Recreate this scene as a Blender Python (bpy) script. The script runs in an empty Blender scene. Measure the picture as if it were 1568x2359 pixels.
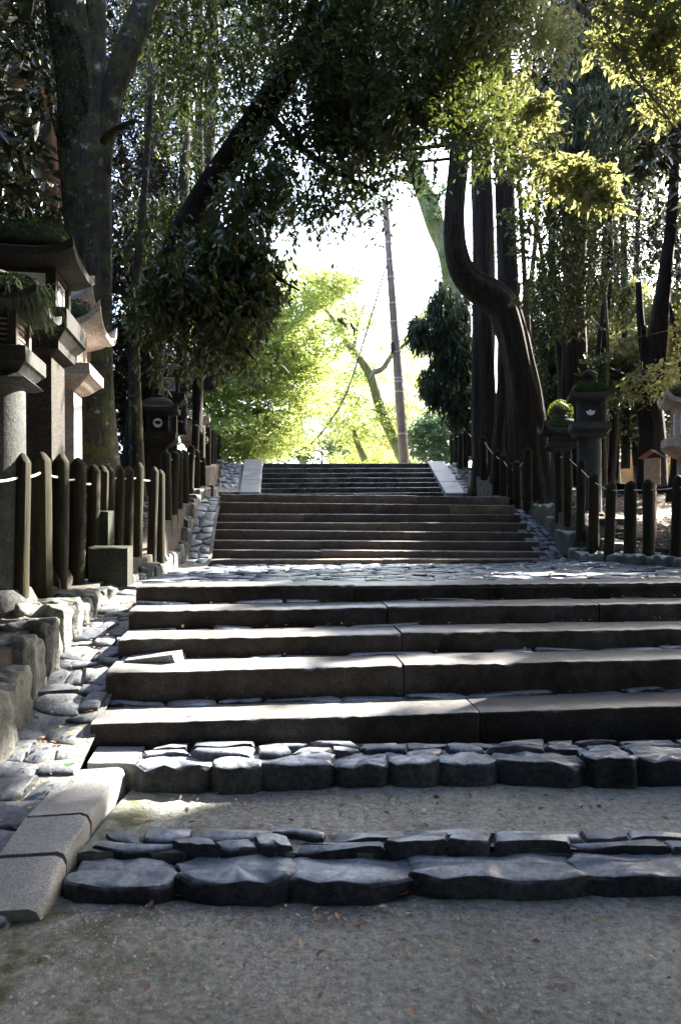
import bpy, math, random
import numpy as np
from mathutils import Vector

random.seed(7)
R = random.Random(7)
scene = bpy.context.scene
col = scene.collection
PI = math.pi

# ------------------------------------------------------------------ camera
EYE = 1.43
F = 1600.0          # focal length in units of a 1568 x 2359 picture
HY = 1210.0         # horizon row in that picture
cam = bpy.data.cameras.new("camera")
camo = bpy.data.objects.new("camera", cam)
col.objects.link(camo)
camo.location = (0, 0, EYE)
camo.rotation_euler = (math.radians(90), 0, 0)
cam.sensor_fit = 'VERTICAL'
cam.sensor_height = 36.0
cam.lens = 36.0 * F / 2359.0
cam.shift_y = (HY - 1179.5) / 2359.0
cam.clip_end = 600
cam.clip_start = 0.05
cam.dof.use_dof = True
cam.dof.focus_distance = 7.0
cam.dof.aperture_fstop = 4.0
scene.camera = camo

# ------------------------------------------------------------------ world and sun
SUN_EL = math.radians(34)
SUN_AZ = math.radians(48)           # to the right of the view direction
SUN = Vector((math.sin(SUN_AZ) * math.cos(SUN_EL), math.cos(SUN_AZ) * math.cos(SUN_EL), math.sin(SUN_EL)))
world = bpy.data.worlds.new("World")
scene.world = world
world.use_nodes = True
wn = world.node_tree.nodes
wl = world.node_tree.links
for n in list(wn):
    wn.remove(n)
sky = wn.new('ShaderNodeTexSky')
sky.sky_type = 'NISHITA'
sky.sun_disc = False
sky.sun_elevation = SUN_EL
sky.sun_rotation = SUN_AZ
sky.air_density = 1.0
sky.dust_density = 3.0
sky.ozone_density = 1.0
bgn = wn.new('ShaderNodeBackground')
bgn.inputs['Strength'].default_value = 0.15
wo = wn.new('ShaderNodeOutputWorld')
wl.new(sky.outputs[0], bgn.inputs['Color'])
wl.new(bgn.outputs[0], wo.inputs['Surface'])

sun = bpy.data.lights.new("sun", 'SUN')
sun.energy = 5.0
sun.angle = math.radians(0.5)
sun.color = (1.0, 0.95, 0.86)
suno = bpy.data.objects.new("sun", sun)
col.objects.link(suno)
suno.rotation_euler = SUN.to_track_quat('Z', 'Y').to_euler()
suno.location = (20, 20, 30)

scene.view_settings.view_transform = 'Standard'
scene.view_settings.look = 'None'
scene.view_settings.gamma = 1
scene.view_settings.use_curve_mapping = False
scene.view_settings.exposure = 3.5
scene.cycles.max_bounces = 6
scene.cycles.diffuse_bounces = 4
scene.cycles.glossy_bounces = 2
scene.cycles.transmission_bounces = 4
scene.cycles.sample_clamp_indirect = 6.0

# ------------------------------------------------------------------ helpers
def P(px, py, Y):
    """point of the place seen at (px, py) of the 1568-wide picture, Y metres ahead"""
    return Vector(((px - 784) / F * Y, Y, EYE + (HY - py) / F * Y))

def SW(s, w, z):
    """s metres along the stair axis, w metres across it"""
    return Vector((-0.108 * s + 0.994 * w, 0.994 * s + 0.108 * w, z))

def interp(x, tab):
    return float(np.interp(x, [a for a, b in tab], [b for a, b in tab]))

def tag(o, label=None, cat=None, group=None, kind=None):
    if label: o['label'] = label
    if cat: o['category'] = cat
    if group: o['group'] = group
    if kind: o['kind'] = kind
    return o

def empty(name, loc=(0, 0, 0), rz=0.0):
    o = bpy.data.objects.new(name, None)
    col.objects.link(o)
    o.location = loc
    o.rotation_euler = (0, 0, rz)
    o.empty_display_size = 0.1
    return o

class MB:
    def __init__(s):
        s.v = []; s.f = []
    def add(s, vs, fs):
        n = len(s.v)
        s.v.extend([tuple(p) for p in vs])
        s.f.extend([tuple(i + n for i in f) for f in fs])
    def rings(s, rings, cap0=True, cap1=True):
        n = len(rings[0]); vs = []; fs = []
        for r in rings: vs.extend(r)
        for k in range(len(rings) - 1):
            for i in range(n):
                j = (i + 1) % n
                fs.append((k * n + i, k * n + j, (k + 1) * n + j, (k + 1) * n + i))
        if cap0: fs.append(tuple(range(n - 1, -1, -1)))
        if cap1: fs.append(tuple(range((len(rings) - 1) * n, len(rings) * n)))
        s.add(vs, fs)
    def tube(s, pts, sides=10, rough=0.0, seed=0, step=None, ridge=0.0):
        """pts: (x, y, z, r); smooth sweep"""
        q = catmull(pts, step) if step else [tuple(p) for p in pts]
        rr = random.Random(seed)
        ph = [rr.uniform(0, 6.28) for _ in range(8)]
        rings = []
        prev = None
        L = 0
        for i, p in enumerate(q):
            a = Vector(q[max(i - 1, 0)][:3]); b = Vector(q[min(i + 1, len(q) - 1)][:3])
            t = (b - a)
            if t.length < 1e-6: t = Vector((0, 0, 1))
            t.normalize()
            if prev is None:
                u = t.orthogonal().normalized()
            else:
                u = (prev - t * prev.dot(t)).normalized()
            prev = u
            w = t.cross(u)
            if i: L += (Vector(p[:3]) - Vector(q[i - 1][:3])).length
            ring = []
            for k in range(sides):
                an = 2 * PI * k / sides
                k1 = rough * (math.sin(2 * an + ph[0] + L * 1.1) * .5 + math.sin(3 * an + ph[1] - L * 1.9) * .4 + math.sin(5 * an + ph[2] + L * .8) * .25)
                k1 += ridge * (math.sin(7 * an + ph[3] + .5 * math.sin(L * 1.3)) + .6 * math.sin(11 * an + ph[4] + L * .6))
                r = p[3] * (1 + k1)
                ring.append(Vector(p[:3]) + (u * math.cos(an) + w * math.sin(an)) * r)
            rings.append(ring)
        s.rings(rings)
    def box(s, c, d, rz=0.0):
        x, y, z = d[0] / 2, d[1] / 2, d[2] / 2
        cs, sn = math.cos(rz), math.sin(rz)
        vs = []
        for dz in (-z, z):
            for dx, dy in ((-x, -y), (x, -y), (x, y), (-x, y)):
                vs.append((c[0] + dx * cs - dy * sn, c[1] + dx * sn + dy * cs, c[2] + dz))
        s.add(vs, [(3, 2, 1, 0), (4, 5, 6, 7), (0, 1, 5, 4), (1, 2, 6, 5), (2, 3, 7, 6), (3, 0, 4, 7)])
    def mesh(s, name):
        me = bpy.data.meshes.new(name)
        me.from_pydata([tuple(v) for v in s.v], [], s.f)
        me.validate()
        return me
    def build(s, name, mat, parent=None, smooth=False, sharp=None):
        me = s.mesh(name)
        me.materials.append(mat)
        if smooth:
            me.polygons.foreach_set('use_smooth', [True] * len(me.polygons))
            if sharp: me.set_sharp_from_angle(angle=math.radians(sharp))
        o = bpy.data.objects.new(name, me)
        col.objects.link(o)
        if parent: o.parent = parent
        return o

def catmull(pts, step=0.25):
    out = []
    n = len(pts)
    P_ = [np.array(p, float) for p in pts]
    for i in range(n - 1):
        p0 = P_[max(i - 1, 0)]; p1 = P_[i]; p2 = P_[i + 1]; p3 = P_[min(i + 2, n - 1)]
        m = max(1, int(np.linalg.norm((p2 - p1)[:3]) / step))
        for k in range(m):
            t = k / m
            out.append(tuple(0.5 * ((2 * p1) + (-p0 + p2) * t + (2 * p0 - 5 * p1 + 4 * p2 - p3) * t * t + (-p0 + 3 * p1 - 3 * p2 + p3) * t ** 3)))
    out.append(tuple(P_[-1]))
    return out

# ------------------------------------------------------------------ materials
MATS = {}
def new_mat(name):
    m = bpy.data.materials.new(name)
    m.use_nodes = True
    nt = m.node_tree
    b = nt.nodes['Principled BSDF']
    MATS[name] = m
    return m, nt, b

def ramp(nt, fac, stops):
    r = nt.nodes.new('ShaderNodeValToRGB')
    el = r.color_ramp.elements
    while len(el) < len(stops): el.new(0.5)
    for e, (p, c) in zip(el, stops):
        e.position = p
        e.color = (c[0], c[1], c[2], 1)
    nt.links.new(fac, r.inputs[0])
    return r.outputs[0]

def noise(nt, vec, scale, detail=6, rough=0.6, dist=0.0):
    n = nt.nodes.new('ShaderNodeTexNoise')
    n.inputs['Scale'].default_value = scale
    n.inputs['Detail'].default_value = detail
    n.inputs['Roughness'].default_value = rough
    n.inputs['Distortion'].default_value = dist
    nt.links.new(vec, n.inputs['Vector'])
    return n.outputs['Fac']

def mixc(nt, fac, a, b, mode='MIX'):
    m = nt.nodes.new('ShaderNodeMix')
    m.data_type = 'RGBA'
    m.blend_type = mode
    if isinstance(fac, (int, float)): m.inputs[0].default_value = fac
    else: nt.links.new(fac, m.inputs[0])
    for idx, c in ((6, a), (7, b)):
        if isinstance(c, tuple): m.inputs[idx].default_value = (c[0], c[1], c[2], 1)
        else: nt.links.new(c, m.inputs[idx])
    return m.outputs[2]

def vecin(nt, scale=(1, 1, 1)):
    tc = nt.nodes.new('ShaderNodeTexCoord')
    mp = nt.nodes.new('ShaderNodeMapping')
    mp.inputs['Scale'].default_value = scale
    geo = nt.nodes.new('ShaderNodeNewGeometry')
    nt.links.new(geo.outputs['Position'], mp.inputs['Vector'])
    return mp.outputs[0]

def bump(nt, b, h, strength, dist=0.02):
    bm = nt.nodes.new('ShaderNodeBump')
    bm.inputs['Strength'].default_value = strength
    bm.inputs['Distance'].default_value = dist
    nt.links.new(h, bm.inputs['Height'])
    nt.links.new(bm.outputs[0], b.inputs['Normal'])

def upmask(nt, lo, hi):
    g = nt.nodes.new('ShaderNodeNewGeometry')
    sx = nt.nodes.new('ShaderNodeSeparateXYZ')
    nt.links.new(g.outputs['Normal'], sx.inputs[0])
    mr = nt.nodes.new('ShaderNodeMapRange')
    mr.inputs[1].default_value = lo
    mr.inputs[2].default_value = hi
    nt.links.new(sx.outputs[2], mr.inputs[0])
    return mr.outputs[0]

def mul(nt, a, b):
    m = nt.nodes.new('ShaderNodeMath'); m.operation = 'MULTIPLY'
    nt.links.new(a, m.inputs[0])
    if isinstance(b, (int, float)): m.inputs[1].default_value = b
    else: nt.links.new(b, m.inputs[1])
    return m.outputs[0]

def stone_mat(name, c1, c2, c3, fine=60, rough=0.75, bs=0.5, bd=0.01, moss=None, mosslo=.45, mosshi=.62, island=True, speck=None, soil_shade=None):
    m, nt, b = new_mat(name)
    v = vecin(nt)
    big = noise(nt, v, 4.5, 9, .72)
    fin = noise(nt, v, fine, 5, .75)
    c = ramp(nt, big, [(.3, c1), (.52, c2), (.72, c3)])
    f = ramp(nt, fin, [(.32, (.45, .45, .45)), (.68, (1.5, 1.5, 1.5))])
    c = mixc(nt, 1.0, c, f, 'MULTIPLY')
    if island:
        g = nt.nodes.new('ShaderNodeObjectInfo')
        r = ramp(nt, g.outputs['Random'], [(0, (.68, .70, .74)), (.5, (1, 1, 1)), (1, (1.2, 1.15, 1.06))])
        c = mixc(nt, 1.0, c, r, 'MULTIPLY')
        g2 = nt.nodes.new('ShaderNodeNewGeometry')
        r2 = ramp(nt, g2.outputs['Random Per Island'], [(0, (.8, .8, .82)), (1, (1.15, 1.13, 1.1))])
        c = mixc(nt, 1.0, c, r2, 'MULTIPLY')
    if speck:
        s = ramp(nt, noise(nt, v, 45, 8, .8), [(.50, (0, 0, 0)), (.62, (.8, .8, .8))])
        c = mixc(nt, s, c, speck)
    if soil_shade:
        # soil on upright faces, deepened to paint in their shade; treads worn clean
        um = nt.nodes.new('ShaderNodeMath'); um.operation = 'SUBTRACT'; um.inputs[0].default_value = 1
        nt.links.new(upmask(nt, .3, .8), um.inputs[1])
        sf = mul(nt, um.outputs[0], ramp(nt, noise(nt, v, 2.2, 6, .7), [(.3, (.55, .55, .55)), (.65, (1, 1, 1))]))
        c = mixc(nt, sf, c, soil_shade, 'MULTIPLY')
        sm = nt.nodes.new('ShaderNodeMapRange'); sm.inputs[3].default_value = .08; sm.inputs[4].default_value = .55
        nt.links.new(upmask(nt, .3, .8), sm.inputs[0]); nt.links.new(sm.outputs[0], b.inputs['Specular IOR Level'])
    if moss:
        mk = ramp(nt, noise(nt, v, 7, 6, .7), [(mosslo, (0, 0, 0)), (mosshi, (1, 1, 1))])
        mk2 = mul(nt, mk, upmask(nt, -.4, .7))
        mc = mixc(nt, noise(nt, v, 90, 3), (moss[0] * .5, moss[1] * .5, moss[2] * .5), moss)
        c = mixc(nt, mk2, c, mc)
    nt.links.new(c, b.inputs['Base Color'])
    b.inputs['Roughness'].default_value = rough
    if rough > .7: b.inputs['Specular IOR Level'].default_value = .2
    hh = noise(nt, v, fine * .6, 6, .72)
    bump(nt, b, hh, bs, bd)
    return m

M_granite = stone_mat('granite', (0.108, 0.104, 0.099), (0.180, 0.176, 0.167), (0.270, 0.266, 0.257), 110, .36, .4, .004, soil_shade=(.15, .115, .095))
M_granite_brown_lit = stone_mat('lit_brown_granite', (.12, .11, .10), (.20, .18, .16), (.28, .26, .24), 110, .36, .4, .004, soil_shade=(.62, .47, .35))  # brownish granite; lighter, warmer risers paint in bounced sunlight
M_slab = stone_mat('pale_granite', (0.204, 0.204, 0.204), (0.245, 0.245, 0.245), (0.286, 0.286, 0.286), 120, .5, .5, .008)
M_cobble = stone_mat('cobble_stone', (.14, .16, .185), (.24, .262, .295), (.36, .38, .41), 40, .30, .35, .008, soil_shade=(.12, .115, .11))
M_gutter = stone_mat('gutter_stone', (.09, .10, .115), (.15, .165, .18), (.23, .24, .255), 45, .45, .5, .012, soil_shade=(.4, .4, .4))
M_gutter_top = stone_mat('kerb_top_stone', (.16, .17, .165), (.25, .26, .25), (.36, .37, .35), 45, .5, .6, .012, moss=(.07, .08, .03), mosslo=.55, mosshi=.72, soil_shade=(.25, .24, .2))
M_wall = stone_mat('wall_stone', (0.061, 0.061, 0.057), (0.103, 0.103, 0.096), (0.153, 0.149, 0.134), 35, .6, .8, .02, moss=(.10, .12, .03), mosslo=.5, mosshi=.68)
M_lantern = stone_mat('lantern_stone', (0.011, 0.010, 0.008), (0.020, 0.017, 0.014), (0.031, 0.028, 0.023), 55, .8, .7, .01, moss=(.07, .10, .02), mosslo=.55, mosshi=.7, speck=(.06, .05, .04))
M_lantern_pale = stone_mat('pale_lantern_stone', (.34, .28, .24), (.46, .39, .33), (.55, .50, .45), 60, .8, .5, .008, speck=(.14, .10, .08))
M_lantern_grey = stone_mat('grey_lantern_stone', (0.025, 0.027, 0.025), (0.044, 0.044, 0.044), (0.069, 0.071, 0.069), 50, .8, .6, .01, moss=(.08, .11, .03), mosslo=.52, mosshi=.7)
M_mossblock = stone_mat('mossy_stone', (0.020, 0.020, 0.017), (0.037, 0.037, 0.030), (0.059, 0.059, 0.050), 40, .9, .8, .02, moss=(.028, .042, .008), mosslo=.42, mosshi=.55)

M_mosscap = stone_mat('moss_cushion', (.012, .02, .008), (.03, .045, .012), (.07, .085, .03), 45, .9, 1.0, .03, island=False)

M_grit = stone_mat('grit', (.18, .18, .17), (.38, .37, .34), (.62, .60, .56), 60, .7, .3, .004)
# packed dirt
m, nt, b = new_mat('packed_dirt'); M_dirt = m
v = vecin(nt)
c = ramp(nt, noise(nt, v, 1.6, 6, .6), [(.3, (.30, .305, .27)), (.5, (.42, .42, .385)), (.7, (.54, .525, .48))])
c = mixc(nt, 1.0, c, ramp(nt, noise(nt, v, 30, 10, .85), [(.38, (.35, .36, .34)), (.62, (1.5, 1.5, 1.5))]), 'MULTIPLY')
vor = nt.nodes.new('ShaderNodeTexVoronoi'); vor.inputs['Scale'].default_value = 60; nt.links.new(v, vor.inputs['Vector'])
c = mixc(nt, ramp(nt, vor.outputs['Distance'], [(.0, (1, 1, 1)), (.16, (0, 0, 0))]), c, (.42, .42, .42))
# moss patch towards the left kerb
g = nt.nodes.new('ShaderNodeNewGeometry'); sx = nt.nodes.new('ShaderNodeSeparateXYZ'); nt.links.new(g.outputs['Position'], sx.inputs[0])
mr = nt.nodes.new('ShaderNodeMapRange'); mr.inputs[1].default_value = -.35; mr.inputs[2].default_value = -1.0; nt.links.new(sx.outputs[0], mr.inputs[0])
mk = mul(nt, mr.outputs[0], ramp(nt, noise(nt, v, 5, 6, .7), [(.42, (0, 0, 0)), (.6, (1, 1, 1))]))
c = mixc(nt, mk, c, (.10, .12, .035))
nt.links.new(c, b.inputs['Base Color']); b.inputs['Roughness'].default_value = .7
bump(nt, b, noise(nt, v, 45, 10, .8), 1.0, .03)

m, nt, b = new_mat('forest_soil'); M_soil = m
v = vecin(nt)
c = ramp(nt, noise(nt, v, 9, 8, .75), [(.3, (.025, .018, .012)), (.5, (.07, .052, .035)), (.7, (.17, .135, .10))])
nt.links.new(c, b.inputs['Base Color']); b.inputs['Roughness'].default_value = .9
bump(nt, b, noise(nt, v, 25, 8, .75), 1.0, .05)

m, nt, b = new_mat('mortar'); M_mortar = m
v = vecin(nt)
c = ramp(nt, noise(nt, v, 20, 6, .7), [(.3, (.10, .10, .09)), (.6, (.22, .21, .18))])
nt.links.new(c, b.inputs['Base Color']); b.inputs['Roughness'].default_value = .85
bump(nt, b, noise(nt, v, 60, 6), .8, .02)

def bark_mat(name, c1, c2, c3, sx=14, sz=1.5, lichen=None, lo=.58, moss=None, bd=.04):
    m, nt, b = new_mat(name)
    v = vecin(nt, (sx, sx, sz))
    v1 = vecin(nt)
    n1 = noise(nt, v, 1.0, 7, .7, .6)
    c = ramp(nt, n1, [(.32, c1), (.5, c2), (.68, c3)])
    if moss:
        mk = ramp(nt, noise(nt, v1, 3.5, 7, .7), [(.48, (0, 0, 0)), (.6, (1, 1, 1))])
        c = mixc(nt, mk, c, moss)
    if lichen:
        mk = ramp(nt, noise(nt, v1, 6.5, 5, .65), [(lo + .01, (0, 0, 0)), (lo + .13, (.85, .85, .85))])
        c = mixc(nt, mk, c, lichen)
    nt.links.new(c, b.inputs['Base Color'])
    b.inputs['Roughness'].default_value = .85
    b.inputs['Specular IOR Level'].default_value = .15
    bump(nt, b, n1, 1.0, bd)
    return m
M_bark = bark_mat('mottled_bark', (0.023, 0.019, 0.014), (0.051, 0.042, 0.032), (0.088, 0.074, 0.055), 12, 3, lichen=(.42, .42, .36), moss=(.08, .09, .03))
M_bark_dark = bark_mat('dark_bark', (0.008, 0.006, 0.006), (0.020, 0.015, 0.013), (0.038, 0.031, 0.023), 12, 2.5, lichen=(.25, .25, .2), lo=.68)
M_bark_cedar = bark_mat('cedar_bark', (0.009, 0.007, 0.005), (0.026, 0.020, 0.015), (0.057, 0.045, 0.036), 26, .9)
M_bark_red = bark_mat('red_cedar_bark', (0.030, 0.013, 0.007), (0.102, 0.048, 0.024), (0.180, 0.090, 0.048), 30, .8)
M_bark_pale = bark_mat('pale_bark', (0.063, 0.054, 0.041), (0.126, 0.108, 0.081), (0.189, 0.167, 0.131), 10, 3)
M_bark_ivy = bark_mat('ivy_bark', (.09, .09, .05), (.16, .15, .08), (.26, .24, .15), 9, 4, moss=(.12, .17, .04), lichen=(.35, .34, .26), lo=.62)

# weathered posts with green on them
m, nt, b = new_mat('mossy_post_wood'); M_post = m
v = vecin(nt, (40, 40, 2.5)); v1 = vecin(nt, (9, 9, 1.6))
c = ramp(nt, noise(nt, v, 1, 6, .7), [(.3, (.007, .005, .004)), (.5, (.014, .011, .007)), (.72, (.045, .035, .022))])
mk = ramp(nt, noise(nt, v1, 1, 4, .6), [(.42, (0, 0, 0)), (.56, (1, 1, 1))])
c = mixc(nt, mul(nt, mk, .5), c, (.022, .024, .007))
nt.links.new(c, b.inputs['Base Color']); b.inputs['Roughness'].default_value = .8; b.inputs['Specular IOR Level'].default_value = .12
bump(nt, b, noise(nt, v, 1, 6, .7), .8, .01)

def plain(name, c, rough=.6, bs=0.0, scale=30, vary=.25):
    m, nt, b = new_mat(name)
    v = vecin(nt)
    lo = tuple(x * (1 - vary) for x in c); hi = tuple(min(1, x * (1 + vary)) for x in c)
    cc = ramp(nt, noise(nt, v, scale * .3, 5), [(.3, lo), (.7, hi)])
    nt.links.new(cc, b.inputs['Base Color']); b.inputs['Roughness'].default_value = rough
    if bs: bump(nt, b, noise(nt, v, scale, 5), bs, .01)
    return m
M_rope = plain('white_rope', (.48, .47, .44), .8, .5, 120)
M_paper = plain('white_paper', (.72, .74, .80), .7, 0, 10, .05)
M_crest = plain('purple_crest_ink', (.05, .03, .09), .6)
M_black = plain('black_ink', (.02, .02, .02), .6)
M_pole = plain('brown_pole', (.17, .115, .085), .55, .3, 8, .3)
M_band = plain('grey_metal_band', (.35, .34, .32), .5)
M_wire = plain('cable', (.12, .11, .10), .6)
M_sign = plain('red_brown_sign_wood', (.30, .12, .065), .6, .4, 40)
M_signface = plain('pale_sign_wood', (.50, .30, .17), .6, .4, 40)
M_plaster = plain('ochre_plaster', (.55, .33, .16), .8, .2, 10)
M_tile = plain('roof_tile', (.22, .23, .25), .5, .3, 20)
M_gravel = plain('pale_gravel', (.50, .49, .46), .9, .6, 60)
M_timber = plain('dark_timber', (.07, .045, .03), .7, .3, 30)

def leaf_mat(name, c1, c2, trans=.4, rough=.35, tcol=None, spec=.5, dead=None):
    m, nt, b = new_mat(name)
    g = nt.nodes.new('ShaderNodeNewGeometry')
    stops = [(0, c1), (.94, c2)]
    if dead: stops += [(.985, dead)]
    c = ramp(nt, g.outputs['Random Per Island'], stops)
    nt.links.new(c, b.inputs['Base Color'])
    b.inputs['Roughness'].default_value = rough
    b.inputs['Specular IOR Level'].default_value = spec
    tr = nt.nodes.new('ShaderNodeBsdfTranslucent')
    if tcol: tc = mixc(nt, .5, c, tcol)
    else: tc = c
    nt.links.new(tc, tr.inputs['Color'])
    mx = nt.nodes.new('ShaderNodeMixShader')
    mx.inputs[0].default_value = trans
    out = nt.nodes['Material Output']
    nt.links.new(b.outputs[0], mx.inputs[1]); nt.links.new(tr.outputs[0], mx.inputs[2])
    nt.links.new(mx.outputs[0], out.inputs['Surface'])
    return m
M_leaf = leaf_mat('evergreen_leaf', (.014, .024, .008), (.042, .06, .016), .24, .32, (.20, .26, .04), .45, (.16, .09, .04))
M_leaf_shaded = leaf_mat('shaded_evergreen_leaf', (.010, .014, .007), (.022, .03, .011), .05, .3, None, .45, (.12, .07, .03))  # darker copy of the evergreen leaf, with shade put into its colour
M_leaf_bright = leaf_mat('yellow_green_leaf', (.09, .105, .04), (.18, .185, .07), .42, .4, (.42, .42, .13))
M_maple = leaf_mat('maple_leaf', (.14, .20, .05), (.28, .31, .08), .62, .5, (.62, .70, .22))
M_maple_blue = leaf_mat('hazy_green_leaf', (.05, .10, .06), (.10, .16, .09), .5, .45, (.22, .32, .16))
M_cedar = leaf_mat('cedar_frond', (.02, .035, .018), (.045, .065, .025), .2, .45, (.10, .14, .04), .4)
M_dead = leaf_mat('fallen_leaf', (.14, .06, .03), (.42, .30, .17), .15, .55)
M_litter = leaf_mat('dry_leaf_litter', (.10, .055, .03), (.50, .40, .27), .15, .5)
M_redleaf = leaf_mat('red_leaf', (.30, .035, .02), (.38, .06, .03), .2, .4)
M_orangeleaf = leaf_mat('orange_leaf', (.50, .14, .03), (.55, .2, .04), .2, .4)
M_greenleaf = leaf_mat('green_fallen_leaf', (.16, .30, .14), (.2, .34, .16), .2, .4)
M_moss = leaf_mat('moss_tuft', (.06, .09, .015), (.15, .19, .03), .35, .8, (.35, .42, .04), .1)
M_mossdark = leaf_mat('dark_moss', (.03, .055, .015), (.08, .11, .04), .2, .8, None, .2)

# ------------------------------------------------------------------ sun flecks: the crowns are left open along these rays
HOLES = []
HTMIN = []
def hole(p, r, tmin=1.2):
    HOLES.append((np.array(p, float), r * 1.25 + .05))
    HTMIN.append(tmin)
hole(P(300, 1780, 3.4), .16)
hole(P(60, 1765, 3.35), .13)
hole(P(45, 1640, 3.6), .15)
hole(P(230, 1530, 4.3), .12)
hole(P(420, 1560, 4.3), .30)
hole(P(700, 1660, 3.9), .28)
hole(P(350, 1670, 3.8), .28)
hole(P(1000, 1660, 4.0), .20)
hole(P(410, 1830, 3.35), .12)
hole(P(190, 1000, 7.7), .35)
hole(P(200, 860, 7.7), .30)
hole(P(225, 760, 7.8), .30)
hole(P(250, 1030, 8.6), .25)
hole(P(310, 1170, 8.5), .35)
hole(P(345, 1170, 9.1), .35)
hole(P(385, 1300, 9.5), .5)
hole(P(560, 1312, 10.6), 1.0)
hole(P(720, 1312, 10.9), 1.0)
hole(P(640, 1303, 11.7), .9)
hole(P(860, 1306, 11.4), .7)
hole(P(480, 1290, 11.3), .5)
hole(P(437, 1100, 14.5), .3)
hole(P(450, 1000, 19.5), .8)
hole(P(1430, 1190, 14.5), .9)
hole(P(1500, 1160, 15.5), .8)
hole(P(1330, 420, 11.0), 1.0)
hole(P(1240, 260, 11.5), .8)
hole(P(1390, 440, 11.0), .8)
hole(P(1480, 80, 9.5), 1.2)
hole(P(1120, 250, 14), .6)
hole(P(1210, 900, 17), .5)
hole(P(1540, 960, 9.8), .5)
hole(P(1500, 1090, 12.5), .3)
hole(P(1150, 1925, 2.95), .10)
for p_ in ((620, 880, 27), (700, 780, 27.5), (520, 980, 26), (560, 780, 28), (760, 700, 28), (640, 1000, 26)): hole(P(*p_), 1.9, 5.0)
hole(P(880, 900, 33), 3, 6.0)
hole(P(700, 850, 43), 4, 8.0)
SUNn = np.array(SUN)

def open_holes(pts):
    keep = np.ones(len(pts), bool)
    for (c, r), tm in zip(HOLES, HTMIN):
        d = pts - c
        t = d @ SUNn
        q = d - t[:, None] * SUNn
        dist = np.sqrt((q * q).sum(1))
        rr = r * (1 + .25 * np.sin(np.arctan2(q[:, 2], q[:, 0]) * 5 + c[0]))
        keep &= ~((dist < rr) & (t > tm))
    return keep

def npmesh(name, verts, tris, mat, parent=None, smooth=False):
    me = bpy.data.meshes.new(name)
    nv, nf = len(verts), len(tris)
    me.vertices.add(nv); me.vertices.foreach_set('co', verts.astype(np.float32).ravel())
    me.loops.add(nf * 3); me.loops.foreach_set('vertex_index', tris.astype(np.int32).ravel())
    me.polygons.add(nf)
    me.polygons.foreach_set('loop_start', np.arange(0, nf * 3, 3, dtype=np.int32))
    me.polygons.foreach_set('loop_total', np.full(nf, 3, dtype=np.int32))
    me.update(calc_edges=True)
    me.materials.append(mat)
    o = bpy.data.objects.new(name, me)
    col.objects.link(o)
    if parent: o.parent = parent
    return o

def leaves_from(pos, dirs, lens, widths, rng, fold=.25, ups=None):
    """pos: leaf bases, dirs: unit leaf directions"""
    n = len(pos)
    up = rng.normal(0, .45, (n, 3)); up[:, 2] += 1.0
    if ups is not None: up = ups
    side = np.cross(dirs, up); side /= (np.linalg.norm(side, axis=1)[:, None] + 1e-9)
    nor = np.cross(side, dirs)
    tip = pos + dirs * lens[:, None]
    mid = pos + dirs * (lens * .48)[:, None]
    a = mid + side * (widths / 2)[:, None] + nor * (widths * fold)[:, None]
    b = mid - side * (widths / 2)[:, None] + nor * (widths * fold)[:, None]
    v = np.stack([pos, a, tip, b], 1).reshape(-1, 3)
    k = np.arange(n)[:, None] * 4
    t = np.concatenate([k + np.array([[0, 1, 2]]), k + np.array([[0, 2, 3]])], 1).reshape(-1, 3)
    return v, t

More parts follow.
